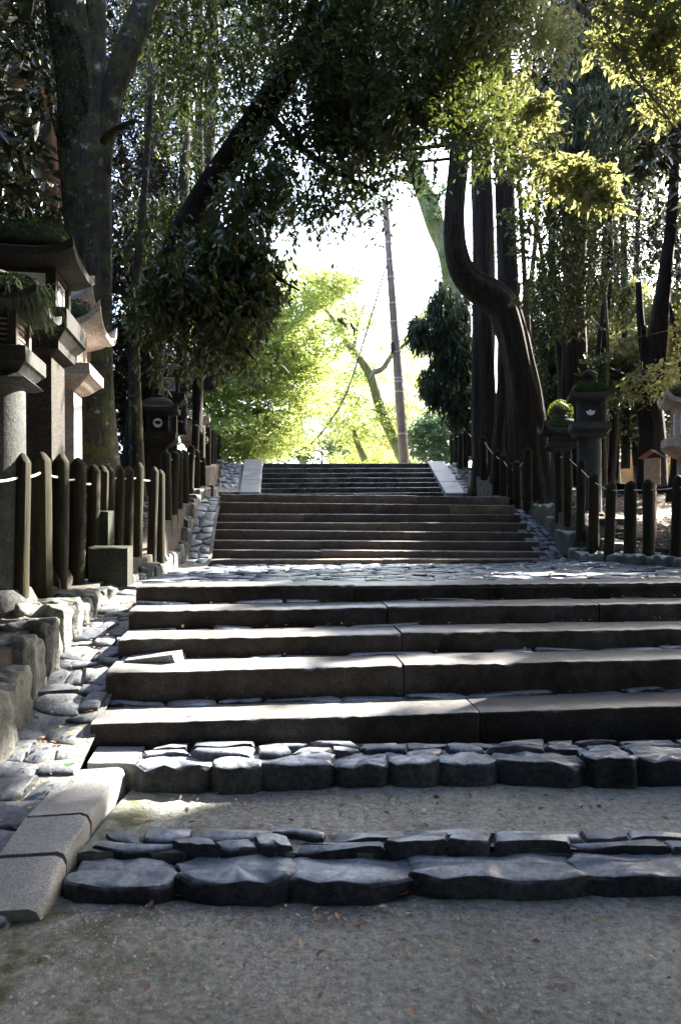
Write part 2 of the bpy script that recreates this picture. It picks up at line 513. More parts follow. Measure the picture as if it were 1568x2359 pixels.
def foliage(name, blobs, mat, parent, leaf=.11, wid=.4, per=14, spread=.3, droop=.35, seed=1, thr=.0, nfreq=1.3, flat=1.0, shell=.35, world=True, sub=0, subr=(.5, .12)):
    """blobs: (centre, (rx, ry, rz), clusters)"""
    rng = np.random.default_rng(seed)
    cs = []
    for c, r, n in blobs:
        c = np.array(c, float); r = np.array(r, float)
        d = rng.normal(0, 1, (n, 3)); d /= np.linalg.norm(d, axis=1)[:, None]
        rad = rng.random(n) ** (1 / (2 + 4 * shell))
        p = c + d * rad[:, None] * r
        if sub:
            m_ = max(3, n // sub)
            sc_ = c + d[:m_] * rad[:m_, None] * r
            p = sc_[rng.integers(0, m_, n)] + rng.normal(0, 1, (n, 3)) * np.array([subr[0], subr[0], subr[1]])
        cs.append(p)
    p = np.concatenate(cs)
    ph = rng.uniform(0, 6, 9)
    f = nfreq
    nz = (np.sin(p[:, 0] * f * 1.7 + ph[0] + np.sin(p[:, 2] * f + ph[1])) + np.sin(p[:, 1] * f * 1.3 + ph[2] + np.sin(p[:, 0] * f * 1.9 + ph[3])) +
          np.sin(p[:, 2] * f * 2.1 + ph[4] + np.sin(p[:, 1] * f + ph[5])) + .8 * np.sin((p[:, 0] + p[:, 2]) * f * 4 + ph[6]) + .8 * np.sin((p[:, 1] - p[:, 2]) * f * 4.3 + ph[7]))
    p = p[nz > thr]
    n = len(p)
    # a twig per cluster
    tw = rng.normal(0, 1, (n, 3)); tw[:, 2] = tw[:, 2] * .35 - droop
    tw /= np.linalg.norm(tw, axis=1)[:, None]
    k = per
    tt = rng.random((n, k))
    off = rng.normal(0, .16 * spread, (n, k, 3)); off[:, :, 2] *= flat
    pos = p[:, None, :] + tw[:, None, :] * (tt * spread * 2 - spread)[:, :, None] + off
    pos[:, :, 2] -= (tt ** 2) * spread * droop
    dr = tw[:, None, :] * .8 + rng.normal(0, .65, (n, k, 3))
    dr[:, :, 2] = dr[:, :, 2] * .6 - droop
    pos = pos.reshape(-1, 3); dr = dr.reshape(-1, 3)
    dr /= np.linalg.norm(dr, axis=1)[:, None]
    if world:
        kp = open_holes(pos)
        pos, dr = pos[kp], dr[kp]
    ln = leaf * rng.uniform(.6, 1.25, len(pos))
    v, t = leaves_from(pos, dr, ln, ln * wid * rng.uniform(.8, 1.2, len(pos)), rng)
    return npmesh(name, v, t, mat, parent)

def blob(px, py, rx, ry, Y, dY, n):
    """an ellipsoid of foliage standing at depth Y whose outline has these picture radii"""
    c = P(px, py, Y)
    return (tuple(c), (rx / F * Y, dY, ry / F * Y), n)

# ------------------------------------------------------------------ terrain
ZL_GUT = [(0, -.3), (2.4, -.03), (3.0, .12), (3.8, .30), (4.35, .46), (4.65, .57), (5.2, .70), (5.95, .77), (7.5, .76), (9.5, .71), (11.8, .83), (12.1, .9), (13.5, 1.6), (14.9, 2.0), (20.6, 2.28), (23, 3.33)]
ZL_WALL = [(0, .1), (2.6, .40), (3.4, .52), (3.6, .57), (4.0, .66), (4.4, .80), (5.2, .89), (6.7, .91), (9.4, .93), (11.8, 1.08), (13.5, 1.85), (15, 2.2), (20.8, 2.55), (23, 3.55), (26, 3.6)]
ZL_GND = [(-30, 0), (0, .2), (3, .5), (4.7, .84), (6.1, .91), (9.3, 1.06), (10.8, 1.48), (14.5, 2.0), (16.2, 2.1), (19, 3.0), (23, 3.45), (60, 3.8), (200, 4)]
ZR_GND = [(-30, 0), (0, .3), (8.5, .86), (9.5, .9), (11.1, .95), (11.7, 1.10), (12.3, 1.36), (13.0, 1.62), (13.5, 1.70), (15, 1.78), (16, 1.82), (16.6, 2.0), (17.3, 2.2), (18.3, 2.66), (21.5, 3.38), (26, 3.5), (60, 3.9), (200, 4)]
def terr(s, w):
    p = SW(s, w, 0)
    X, Y = p.x, p.y
    n = .05 * math.sin(X * 1.9 + Y * .7) + .04 * math.sin(Y * 2.3 - X) + .03 * math.sin(X * 4.1) * math.sin(Y * 3.7)
    if w < -1.42:
        z = interp(s, ZL_GND)
        d = -1.42 - w
        z += min(d, 1.0) * n
        if d > 3.5: z += min((d - 3.5) * .28, 7)
        return z
    if w > (5.62 if s < 19.2 else 6.42):
        base = interp(Y, ZR_GND)
        far = 1.0 + (Y - 9) * .105 if Y > 9 else 1.0 + (Y - 9) * .05
        far = min(far, 3.35 + (Y - 26) * .01) if Y > 20 else far
        k = min(max((w - 5.9) / 1.2, 0), 1); k = k * k * (3 - 2 * k)
        z = base * (1 - k) + far * k + min(w - 5.62, 1) * n
        return z
    if s > 23.4:
        return 3.40 + (s - 23.4) * .004
    return min(interp(s, [(-30, -.05), (2.4, -.05), (3.3, -.05), (5.5, .3), (6, .55), (11.8, .5), (12, .45), (14.8, 1.5), (20, 1.9), (22.6, 2.9), (23.4, 3.40)]), 3.4)
svals = [-60, -40, -25, -15, -8] + [-4 + .4 * i for i in range(80)] + [29 + i * 1.5 for i in range(20)] + [62, 70, 85, 110, 150, 220, 320]
wvals = [-260, -160, -100, -70, -50, -35, -28, -22] + [-18 + i * .7 for i in range(23)] + [-1.75, -1.44, -1.41, -1.1, 0, 1.5, 3, 4.5, 5.4, 5.6, 5.63, 6.0, 6.40, 6.43] + [6.6 + .35 * i for i in range(24)] + [15, 17, 20, 24, 30, 40, 55, 75, 110, 160, 260]
tb = MB()
vs = [tuple(SW(s, w, terr(s, w))) for s in svals for w in wvals]
nw = len(wvals)
fs = [(i * nw + j, i * nw + j + 1, (i + 1) * nw + j + 1, (i + 1) * nw + j) for i in range(len(svals) - 1) for j in range(nw - 1)]
tb.add(vs, fs)
ground = tb.build('ground', M_soil, smooth=True)
tag(ground, kind='structure')

# packed dirt path in the foreground, two sheets one step apart
def sheet(name, fn, us, vs_, mat):
    mb = MB()
    pts = [tuple(fn(u, v)) for u in us for v in vs_]
    n = len(vs_)
    mb.add(pts, [(i * n + j, i * n + j + 1, (i + 1) * n + j + 1, (i + 1) * n + j) for i in range(len(us) - 1) for j in range(n - 1)])
    o = mb.build(name, mat, smooth=True)
    tag(o, kind='structure')
    return o
def und(x, y): return .008 * math.sin(x * 3.1 + y * 2) + .006 * math.sin(x * 7 - y * 5) + .005 * math.sin(y * 9 + x * 2)
sheet('dirt_path', lambda s, w: (lambda p: Vector((p.x, p.y, und(p.x, p.y))))(SW(s, w, 0)), [-30, -10, -4, -1] + [0 + .15 * i for i in range(21)], [-1.42, -1.1] + [-.85 + .15 * i for i in range(44)], M_dirt)
sheet('dirt_path', lambda y, x: Vector((x, y, .105 + und(x, y))), [2.83 + .09 * i for i in range(10)], [-1.05 + .15 * i for i in range(48)], M_dirt)

# ------------------------------------------------------------------ stones
def stone_block(name, p0, p1, depth, height, mat, parent, seed, back=Vector((-.108, .994, 0)), tilt=.012, chamfer=.02, rough=.006, endgap=.004):
    """a long dressed block: p0-p1 is its top front edge, it reaches back by depth and down by height"""
    rr = random.Random(seed)
    p0 = Vector(p0); p1 = Vector(p1)
    ax = (p1 - p0); L = ax.length; ax.normalize()
    n = max(3, int(L / .045))
    rings = []
    cz = [rr.uniform(-1, 1) for _ in range(4)]
    for i in range(n + 1):
        t = i / n
        e = endgap if i == 0 else (-endgap if i == n else 0)
        c = p0 + ax * (t * L + e)
        wob = .0018 * math.sin(t * L * 1.7 + cz[0] * 5) + .001 * math.sin(t * L * 6 + cz[1] * 5) + rr.uniform(-rough, rough) * .22
        if rr.random() < .04: wob -= rr.uniform(.003, .007)
        ch = chamfer * (1 + .5 * rr.uniform(-1, 1))
        if i in (0, n): ch *= 1.5
        fr = rr.uniform(-rough, rough) * .5
        up = Vector((0, 0, 1))
        prof = [(-0.0 + fr, -height), (0 + fr * .5, -height * .5), (0 + fr, -ch * 1.0 + wob), (ch * .35 + fr, -ch * .3 + wob), (ch + fr, 0 + wob), (depth * .5, tilt * .5 + wob * .5), (depth, tilt), (depth, -height)]
        rings.append([c + back * a + up * b for a, b in prof])
    mb = MB(); mb.rings(rings)
    return mb.build(name, mat, parent, smooth=True, sharp=38)

def rough_stone(mb, c, dx, dy, dz, rz, rr, dome=.15, rough=.12, sides=8, flat=False):
    """an uneven boulder-like block: c is the centre of its base"""
    cs, sn = math.cos(rz), math.sin(rz)
    prof = []
    for k in range(sides):
        a = 2 * PI * (k + .5) / sides
        x, y = math.cos(a), math.sin(a)
        m_ = max(abs(x), abs(y)); q = .8 if flat else .55
        x, y = x / (m_ ** q), y / (m_ ** q)
        r = 1 + rr.uniform(-rough, rough)
        prof.append((x * r * dx * .53, y * r * dy * .53, rr.uniform(-1, 1)))
    rings = []
    for h, sc, wv in (((0, .97, 0), (.5, 1.0, .04), (.86, .99, .09), (.97, .95, .09), (1.0, .86, .07)) if flat else ((0, .96, 0), (.55, 1.0, .05), (.88, .95, .08), (1.0, .78, .10))):
        ring = []
        for x, y, q in prof:
            X, Y_ = x * sc * (1 + rr.uniform(-.03, .03)), y * sc * (1 + rr.uniform(-.03, .03))
            ring.append(Vector((c[0] + X * cs - Y_ * sn, c[1] + X * sn + Y_ * cs, c[2] + dz * (h + q * wv))))
        rings.append(ring)
    mb.rings(rings, cap0=False, cap1=False)
    n = sides
    top = Vector((c[0], c[1], c[2] + dz * (1.0 + dome)))
    base = len(mb.v) - n
    mb.v.append(tuple(top)); ti = len(mb.v) - 1
    for i in range(n): mb.f.append((base + i, base + (i + 1) % n, ti))

ROUGH_TEX = bpy.data.textures.new('stone_relief', 'CLOUDS')
ROUGH_TEX.noise_scale = .12; ROUGH_TEX.noise_depth = 4
def roughen(o, strength, levels=2):
    s_ = o.modifiers.new('subdivide', 'SUBSURF'); s_.subdivision_type = 'SIMPLE'; s_.levels = levels; s_.render_levels = levels
    d_ = o.modifiers.new('relief', 'DISPLACE'); d_.texture = ROUGH_TEX; d_.texture_coords = 'GLOBAL'; d_.strength = strength; d_.mid_level = .5
def cobble_field(name, fn, rows, parent, mat, seed, limit=300, wmin=.14, wmax=.34, gap=.012, thick=.06, dome=.02, label=None):
    """rows: list of (s0, s1, w0, w1) in order from the camera; fn(s, w) gives the top point"""
    rr = random.Random(seed)
    stuff = MB(); cnt = 0
    def wav(s, w_): return .16 * RD * math.sin(w_ * 7.3 + s * 23) + .12 * RD * math.sin(w_ * 17.1 - s * 11)
    for (s0, s1, w0, w1) in rows:
        RD = s1 - s0
        w = w0 + rr.uniform(-.05, 0)
        while w < w1 - .03:
            ww = rr.uniform(wmin, wmax)
            if w + ww > w1 - .06: ww = w1 - w
            q = min(.3 * ww, .05)
            cpts = []
            a0, a1 = w + gap, w + ww - gap
            b0, b1 = s0 + gap + rr.uniform(-.06, .08) * RD, s1 - gap + rr.uniform(-.08, .06) * RD
            sk = rr.uniform(-.02, .02)
            base = [(b0 + rr.uniform(0, .2) * (b1 - b0), a0), (b0, a0 + q), (b0 + rr.uniform(-.01, .01), (a0 + a1) / 2), (b0, a1 - q), (b0 + rr.uniform(0, .25) * (b1 - b0), a1),
                    (b1 - rr.uniform(0, .25) * (b1 - b0), a1 + rr.uniform(-.01, .01)), (b1, a1 - q), (b1, a0 + q), (b1 - rr.uniform(0, .2) * (b1 - b0), a0)]
            base = [(s_ + wav(s0 if s_ < (b0 + b1) / 2 else s1, w_), w_ + sk * (1 if s_ > (b0 + b1) / 2 else -1)) for (s_, w_) in base]
            cs_, cw_ = (b0 + b1) / 2, (a0 + a1) / 2
            lift = rr.uniform(-.012, .014); ti1, ti2 = rr.uniform(-.05, .05), rr.uniform(-.07, .07)
            r0 = []; r1 = []; r2 = []
            for (s, w_) in base:
                j = rr.uniform(-.004, .004)
                dz = (s - cs_) * ti2 + (w_ - cw_) * ti1 + lift
                p = fn(s, w_)
                r0.append(Vector((p.x, p.y, p.z - thick)))
                r1.append(Vector((p.x, p.y, p.z - .008 + dz + j)))
                s2, w2 = cs_ + (s - cs_) * .86, cw_ + (w_ - cw_) * .91
                p2 = fn(s2, w2)
                r2.append(Vector((p2.x, p2.y, p2.z + dome * .45 + dz + j * 1.4)))
            pc = fn(cs_, cw_)
            mb = MB() if cnt < limit else stuff
            mb.rings([r0, r1, r2], cap0=False, cap1=False)
            bi = len(mb.v) - len(base)
            mb.v.append((pc.x, pc.y, pc.z + dome + lift)); ci = len(mb.v) - 1
            for i in range(len(base)): mb.f.append((bi + i, bi + (i + 1) % len(base), ci))
            if cnt < limit: mb.build(name, mat, parent, smooth=True, sharp=50)
            cnt += 1
            w += ww
    if stuff.v:
        o = stuff.build(name + '_field', mat, parent, smooth=True, sharp=50)
        tag(o, kind='stuff')

# ---- lowest edging (row A): big dark stones across the path
ea = empty('stone_edging', P(150, 2010, 2.64))
tag(ea, 'lowest row of dark rounded stones set across the dirt path', 'step edging')
def eaf(s, w):      # s is depth Y here, w is X
    return Vector((w - ea.location.x, s - ea.location.y, .120 + und(w, s) - ea.location.z))
rr = random.Random(31)
bounds = [152, 388, 410, 664, 680, 945, 955, 1335, 1350, 1700, 1715, 2100, 2120, 2500]
for i in range(0, len(bounds), 2):
    Yf = 2.64 + .03 * i / 6
    x0 = (bounds[i] - 784) / F * Yf; x1 = (bounds[i + 1] - 784) / F * Yf
    mb = MB()
    rough_stone(mb, (((x0 + x1) / 2) - ea.location.x, Yf + .085 - ea.location.y, -.05 - ea.location.z), (x1 - x0) * 1.05, .21, .132 + rr.uniform(-.012, .012), rr.uniform(-.05, .05), rr, dome=.05, rough=.07, sides=16, flat=True)
    roughen(mb.build('edge_stone', M_cobble, ea, smooth=True), .038, 2)
cobble_field('edge_cobble', eaf, [(2.815, 2.90, -1.0, 3.5), (2.90, 2.99, -.98, 3.5)], ea, M_cobble, 5, wmin=.14, wmax=.4, dome=.014, gap=.005)

bd_ = MB(); bd_.box((1.2 - ea.location.x, 2.93 - ea.location.y, -.01 - ea.location.z), (4.8, .20, .21)); bd_.build('bedding', M_dirt, ea)
# ---- second edging (row B) with light corner stone
eb = empty('stone_edging', P(310, 1760, 3.5))
tag(eb, 'higher row of squarish dark stones below the granite steps', 'step edging')
rr = random.Random(12)
bounds = [312, 482, 490, 598, 603, 762, 768, 890, 896, 1010, 1016, 1142, 1150, 1345, 1352, 1470, 1476, 1640, 1650, 1850, 1860, 2030, 2040, 2220]
for i in range(0, len(bounds), 2):
    Yf = 3.47 + .07 * i / 14
    x0 = (bounds[i] - 784) / F * Yf; x1 = (bounds[i + 1] - 784) / F * Yf
    mb = MB()
    rough_stone(mb, (((x0 + x1) / 2) - eb.location.x, Yf + .075 - eb.location.y, .03 - eb.location.z), (x1 - x0) * 1.06, .18, .200 + rr.uniform(-.014, .012), rr.uniform(-.03, .03), rr, dome=.04, rough=.05, sides=16, flat=True)
    roughen(mb.build('edge_stone', M_cobble, eb, smooth=True), .036, 2)
def ebf(s, w): return Vector((w - eb.location.x, s + .06 * w - eb.location.y, .235 - .01 * w - eb.location.z))
cobble_field('edge_cobble', ebf, [(3.60, 3.71, -1.0, 4.6), (3.70, 3.80, -1.0, 4.6)], eb, M_cobble, 9, wmin=.16, wmax=.4, dome=.02)
bd_ = MB(); bd_.box((1.7 - eb.location.x, 3.72 - eb.location.y, .11 - eb.location.z), (5.6, .30, .205)); bd_.build('bedding', M_mortar, eb)
cs_ = empty('corner_stone', P(250, 1745, 3.6))
tag(cs_, 'flat pale slab at the left end of the lowest granite step', 'paving slab')
stone_block('slab', P(200, 1757, 3.5) - cs_.location, P(318, 1757, 3.52) - cs_.location, .22, .16, M_slab, cs_, 3, chamfer=.012)

# ---- granite kerb in the left foreground
kb = empty('granite_kerb', SW(2.8, -.8, 0))
tag(kb, 'pale granite kerb blocks running along the left edge of the dirt path', 'kerb')
ks = [((2.1, -.99, -.02), (2.58, -.97, .04)), ((2.60, -.80, .05), (2.83, -.775, .14)), ((2.835, -.772, .145), (3.06, -.742, .20)), ((3.07, -.74, .20), (3.60, -.695, .21))]
for i, (a, c) in enumerate(ks):
    # front edge faces the path: run along the axis, reach back to the left
    stone_block('kerb_block', SW(*c) - kb.location, SW(*a) - kb.location, .26, .34, M_slab, kb, 50 + i, back=Vector((-.994, -.108, 0)), chamfer=.02, rough=.010, tilt=-.004)

# ---- three flights of steps
def step_w(px, s):
    m_ = (px - 784) / F
    return s * (.994 * m_ + .108) / (.994 - .108 * m_)

def flight(name, label, steps, mat, seed, cuts=None, depth=.30):
    """steps: (s, w0, w1, z, riser)"""
    root = empty(name, SW(steps[0][0], steps[0][1], steps[0][3] - steps[0][4]))
    tag(root, label, 'steps')
    rr = random.Random(seed)
    for i, (s, w0, w1, z, ri, zr) in enumerate(steps):
        cl = cuts[i] if cuts else None
        if cl is None:
            cl = []; w = w0
            while w < w1 - 1.5:
                w += rr.uniform(1.2, 2.4); cl.append(w)
            if cl and w1 - cl[-1] < .5: cl.pop()
        ws = [w0] + [c for c in cl if w0 < c < w1] + [w1]
        for a, b_ in zip(ws[:-1], ws[1:]):
            dz = rr.uniform(-.008, .008); ds = rr.uniform(-.012, .012)
            za = z + (zr - z) * (a - w0) / (w1 - w0); zb = z + (zr - z) * (b_ - w0) / (w1 - w0)
            stone_block('step_block', SW(s + ds, a, za + dz) - root.location, SW(s + ds + rr.uniform(-.008, .008), b_, zb + dz * .6) - root.location, depth, ri + .06, mat, root, rr.randint(0, 9999), tilt=.006, chamfer=.022)
    return root

low = []
for Yl, px, py, s_h in ((3.73, 207, 1665, .145), (4.13, 243, 1546, .195), (4.53, 273, 1470, .14), (4.93, 295, 1405, .14), (5.33, 313, 1352, .135)):
    p = P(px, py, Yl)
    w = p.x * .994 + p.y * .108; s = -.108 * p.x + .994 * p.y
    low.append((s, w, 5.7, p.z, s_h, p.z + .0))
def cutw(pxs, s): return [step_w(x, s) for x in pxs]
lcuts = [cutw([1105], low[0][0]), cutw([930], low[1][0]), cutw([925], low[2][0]), cutw([893, 1381], low[3][0]), cutw([815, 1381], low[4][0])]
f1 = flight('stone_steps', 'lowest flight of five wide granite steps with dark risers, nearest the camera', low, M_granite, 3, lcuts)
# cobbled treads behind each granite block
def tread(root, steps, nxt_s, seed, mat=M_cobble):
    for i, st in enumerate(steps):
        s0 = st[0] + .305
        s1 = (steps[i + 1][0] if i + 1 < len(steps) else nxt_s) + .012
        if s1 - s0 < .05: continue
        ws1 = st[2]
        def fn(s, w, st=st): return SW(s, w, st[3] + (st[5] - st[3]) * (w - st[1]) / (st[2] - st[1]) - .004) - root.location
        cobble_field('tread_cobble', fn, [(s0, s1, st[1] + .02, ws1)], root, mat, seed + i, wmin=.22, wmax=.6, dome=.010, gap=.008)
tread(f1, low[:4], low[4][0], 77)

mid_l = [(11.9, 484, 1288.8), (12.27, 486.5, 1265.9), (12.64, 489, 1244), (13.0, 492, 1221), (13.38, 496, 1203), (13.75, 500, 1183), (14.12, 503, 1157), (14.5, 507, 1137)]
mid_r = [(1283, 1289), (1258, 1276), (1243, 1251.6), (1229, 1230), (1214, 1206), (1198, 1186), (1186, 1165.7), (1173, 1145.7)]
mid = []
pz = .72
for (Yl, px, py), (rx, ry) in zip(mid_l, mid_r):
    p = P(px, py, Yl)
    w = p.x * .994 + p.y * .108; s = -.108 * p.x + .994 * p.y
    w1 = step_w(rx, s); pr = SW(s, w1, 0)
    zr = EYE + (HY - ry) / F * pr.y
    zr = p.z + (zr - p.z) * .7
    mid.append((s, w, w1, p.z, max(p.z - pz, .12), zr))
    pz = min(p.z, zr)
mcuts = []
for (s, *_), pxs in zip(mid, [(884, 1040), (690 + 50, 995), (740, 975), (845,), (770, 920), (700,), (735, 1075 - 40), (815, 960)]):
    mcuts.append(cutw(pxs, s))
f2 = flight('stone_steps', 'middle flight of eight granite steps beyond the cobbled landing', mid, M_granite_brown_lit, 13, mcuts, depth=.36)

top_l = [(20.5, 599.6, 1137), (20.88, 600.5, 1124.5), (21.26, 601.5, 1113), (21.64, 602.5, 1101.6), (22.0, 603.5, 1090), (22.4, 604.4, 1078.7), (22.8, 605.3, 1067.5)]
top_rx = [1021, 1015.5, 1010, 1004, 998.5, 993, 987]
topf = []
pz = 2.25
for (Yl, px, py), rx in zip(top_l, top_rx):
    p = P(px, py, Yl)
    w = p.x * .994 + p.y * .108; s = -.108 * p.x + .994 * p.y
    w1 = step_w(rx, s)
    topf.append((s, w, w1, p.z, max(p.z - pz, .12), p.z + .06))
    pz = p.z
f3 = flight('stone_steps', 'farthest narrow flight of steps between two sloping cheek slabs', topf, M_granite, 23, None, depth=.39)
# sloping cheek slabs
for side in (0, 1):
    for k in range(3):
        t0, t1 = k / 3, (k + 1) / 3
        sa, sb = topf[0][0] - .25, topf[6][0] + .25
        za, zb = 2.30, topf[6][3] + .06
        wa = topf[0][1] if side == 0 else topf[0][2]; wb = topf[6][1] if side == 0 else topf[6][2]
        pts = []
        for t in (t0, t1):
            s = sa + (sb - sa) * t; z = za + (zb - za) * t + .10; w = wa + (wb - wa) * t
            pts.append((s, w, z))
        mb = MB()
        wd = .60
        v8 = []
        for (s, w, z), e in zip(pts, (.004, -.004)):
            i0, o0 = (w - wd, w - .004) if side == 0 else (w + .004, w + wd)
            for zz in (z, z - .5):
                v8 += [SW(s + e, i0, zz) - f3.location, SW(s + e, o0, zz) - f3.location]
        mb.add(v8, [(0, 1, 5, 4), (2, 6, 7, 3), (0, 4, 6, 2), (1, 3, 7, 5), (0, 2, 3, 1), (4, 5, 7, 6)])
        o = mb.build('cheek_slab', M_slab, f3)
        bv = o.modifiers.new('b', 'BEVEL'); bv.width = .02; bv.segments = 2

# ---- cobbled landing between lowest and middle flight
def land_z(s, w):
    k = min(max((s - 5.3) / 6.6, 0), 1)
    zl = .95 + (.735 - .95) * (k ** .8)
    cross = min(max((w - 4.2) / 1.6, 0), 1) * .10 * k
    z = zl + cross
    if w < -.93:
        g_ = interp(s, ZL_GUT)
        k2 = min(max((s - 5.6) / 1.2, 0), 1)
        z = min(z, g_ * (1 - k2) + z * k2 - .015)
    return z
land = MB()
ls = [5.45 + .25 * i for i in range(29)]
lw = [-1.36, -.95, -.92] + [-.7 + .29 * i for i in range(23)]
land.add([tuple(SW(s, w, land_z(s, w) - .012)) for s in ls for w in lw], [(i * 26 + j, i * 26 + j + 1, (i + 1) * 26 + j + 1, (i + 1) * 26 + j) for i in range(28) for j in range(25)])
lo = land.build('landing', M_mortar, smooth=True)
tag(lo, kind='structure')
rows = []
s = low[4][0] + .31
rr = random.Random(8)
while s < 12.15:
    d = rr.uniform(.13, .21) if s < 8 else rr.uniform(.2, .3)
    rows.append((s, s + d, -.96 if s < 6.2 else -1.28, 5.45)); s += d
cobble_field('cobble', lambda s, w: SW(s, w, land_z(s, w)), rows, lo, M_cobble, 14, wmin=.16, wmax=.46, dome=.018, gap=.008)

# ---- hidden landing above the middle flight
sheet('upper_landing', lambda s, w: SW(s, w, interp(s, [(14.9, 2.02), (21, 2.3)])), [14.95, 16, 18, 20, 20.9], [-1.36, 0, 2, 4, 5.6], M_mortar)
# flat ground above the steps
sheet('upper_path', lambda s, w: SW(s, w, 3.412 + (s - 23) * .004), [23.15, 25, 30, 40, 60], [-6, -2, 0, 3, 5.4, 12], M_gravel)

# ---- left gutter
gm = MB()
gs = [1.6 + .2 * i for i in range(109)]
gw = [-1.40, -1.2, -1.05, -.9]
gm.add([tuple(SW(s, w if s < 20.3 or k == 0 else w + .3 * 0, interp(s, ZL_GUT) - .018 + .01 * abs(k - 1.5))) for s in gs for k, w in enumerate(gw)], [(i * 4 + j, i * 4 + j + 1, (i + 1) * 4 + j + 1, (i + 1) * 4 + j) for i in range(108) for j in range(3)])
go = gm.build('gutter', M_mortar, smooth=True)
tag(go, kind='structure')
rows = []
s = 1.9
while s < 5.6:
    d = rr.uniform(.11, .19)
    rows.append((s, s + d, -1.32, -.91 if s < 3.5 else -.93)); s += d
while s < 14.9:
    d = rr.uniform(.2, .3)
    w1 = -.96 if s > 11.5 else -1.0
    if 6.1 < s < 11.6:
        s += d; continue
    rows.append((s, s + d, -1.32, w1)); s += d
while s < 20.6: s += .5
cobble_field('gutter_cobble', lambda s, w: SW(s, w, interp(s, ZL_GUT)), rows, go, M_gutter, 15, wmin=.10, wmax=.28, dome=.012, gap=.004)
# gutters beside the top flight
for (wa, wb) in ((-1.35, -.78), (6.0, 6.4)):
    rows = []; s = 20.5
    while s < 23.2:
        d = rr.uniform(.2, .28); rows.append((s, s + d, wa, wb)); s += d
    g2 = sheet('gutter', lambda s, w, wa=wa: SW(s, w, interp(s, ZL_GUT) + .12), [20.3, 21, 22, 23.2], [wa - .1, wa + .3, wb + .05], M_mortar)
    cobble_field('gutter_cobble', lambda s, w: SW(s, w, interp(s, ZL_GUT) + .14), rows, g2, M_gutter, 16, wmin=.12, wmax=.26, dome=.02)
# right gutter beside the middle flight
ZR_GUT = [(11.9, .735), (12.2, .80), (12.6, .95), (13.5, 1.35), (14.7, 1.75), (15.6, 2.0)]
g3 = sheet('gutter', lambda s, w: SW(s, w, interp(s, ZR_GUT) - .03), [11.9 + .3 * i for i in range(14)], [5.05, 5.3, 5.6, 5.8], M_mortar)
rows = []; s = 12.0
while s < 15.6:
    d = rr.uniform(.16, .24); rows.append((s, s + d, 5.16 + (s - 12) * .06, 5.62 + (s - 12) * .05)); s += d
cobble_field('gutter_cobble', lambda s, w: SW(s, w, interp(s, ZR_GUT)), rows, g3, M_gutter, 17, wmin=.12, wmax=.24, dome=.02)

# ---- left rough stone wall
wlr = empty('stone_wall', SW(3.4, -1.5, .3))
tag(wlr, 'low wall of rough upright stones along the left gutter', 'stone wall')
rr = random.Random(21)
s = 2.6
while s < 23:
    ln = rr.uniform(.13, .34) if s < 9 else rr.uniform(.35, .6)
    zt = interp(s + ln / 2, ZL_WALL) + rr.uniform(-.05, .035); zb = interp(s, ZL_GUT) - .12
    mb = MB()
    c = SW(s + ln / 2, -1.47 + rr.uniform(-.02, .02), zb) - wlr.location
    rough_stone(mb, c, .30 + rr.uniform(-.03, .05), ln * .96, zt - zb, .108 + rr.uniform(-.1, .1), rr, dome=.05, rough=.11, sides=18, flat=True)
    roughen(mb.build('wall_stone', M_wall, wlr, smooth=True), .06, 2)
    s += ln
# loose rocks behind the wall
for k in range(46):
    s = rr.uniform(3.2, 16); w = -1.72 - rr.uniform(0, .9)
    mb = MB(); sz = rr.uniform(.07, .2)
    z = terr(s, w)
    r_ = bpy.data.objects
    rough_stone(mb, (0, 0, -sz * .3), sz * 1.3, sz, sz * .7, rr.uniform(0, 3), rr, dome=.15, rough=.2, sides=8)
    o = mb.build('rock', M_mossblock if rr.random() < .5 else M_wall, smooth=True, sharp=45)
    o.location = SW(s, w, z)
    tag(o, 'loose mossy rock on the soil behind the left stone wall', 'rock', 'loose rocks behind the left wall')

# ---- right kerb wall: along the gutter, then turning to the right
wr = empty('stone_kerb_wall', P(1315, 1300, 12.2))
tag(wr, 'low stone kerb that comes down beside the right gutter and turns right', 'stone wall')
path = [Vector((4.06, 15.0, 0)), Vector((4.14, 13.6, 0)), Vector((4.07, 12.2, 0)), Vector((4.55, 8.5, 0)), Vector((4.9, 6.2, 0))]
pzb = [1.70, 1.25, .68, .84, .9]
pzt = [2.02, 1.55, .96, 1.0, 1.04]
rr = random.Random(77)
for k in range(4):
    a, b_ = path[k], path[k + 1]
    L = (b_ - a).length; d = (b_ - a).normalized(); t = 0
    while t < L - .05:
        ln = min(rr.uniform(.6, 1.1), L - t)
        m_ = (t + ln / 2) / L
        zb = pzb[k] + (pzb[k + 1] - pzb[k]) * m_; zt = pzt[k] + (pzt[k + 1] - pzt[k]) * m_
        c = a + d * (t + ln / 2) + Vector((d.y, -d.x, 0)) * -.17
        if k >= 2: c = a + d * (t + ln / 2) + Vector((-d.y, d.x, 0)) * .17
        c.z = zb - .15
        mb = MB()
        rough_stone(mb, c - wr.location, ln * 1.04, .34, zt - zb + .15 + rr.uniform(-.015, .015), math.atan2(d.y, d.x), rr, dome=.03, rough=.02, sides=24, flat=True)
        roughen(mb.build('kerb_stone', M_gutter_top, wr, smooth=True), .03, 1)
        t += ln
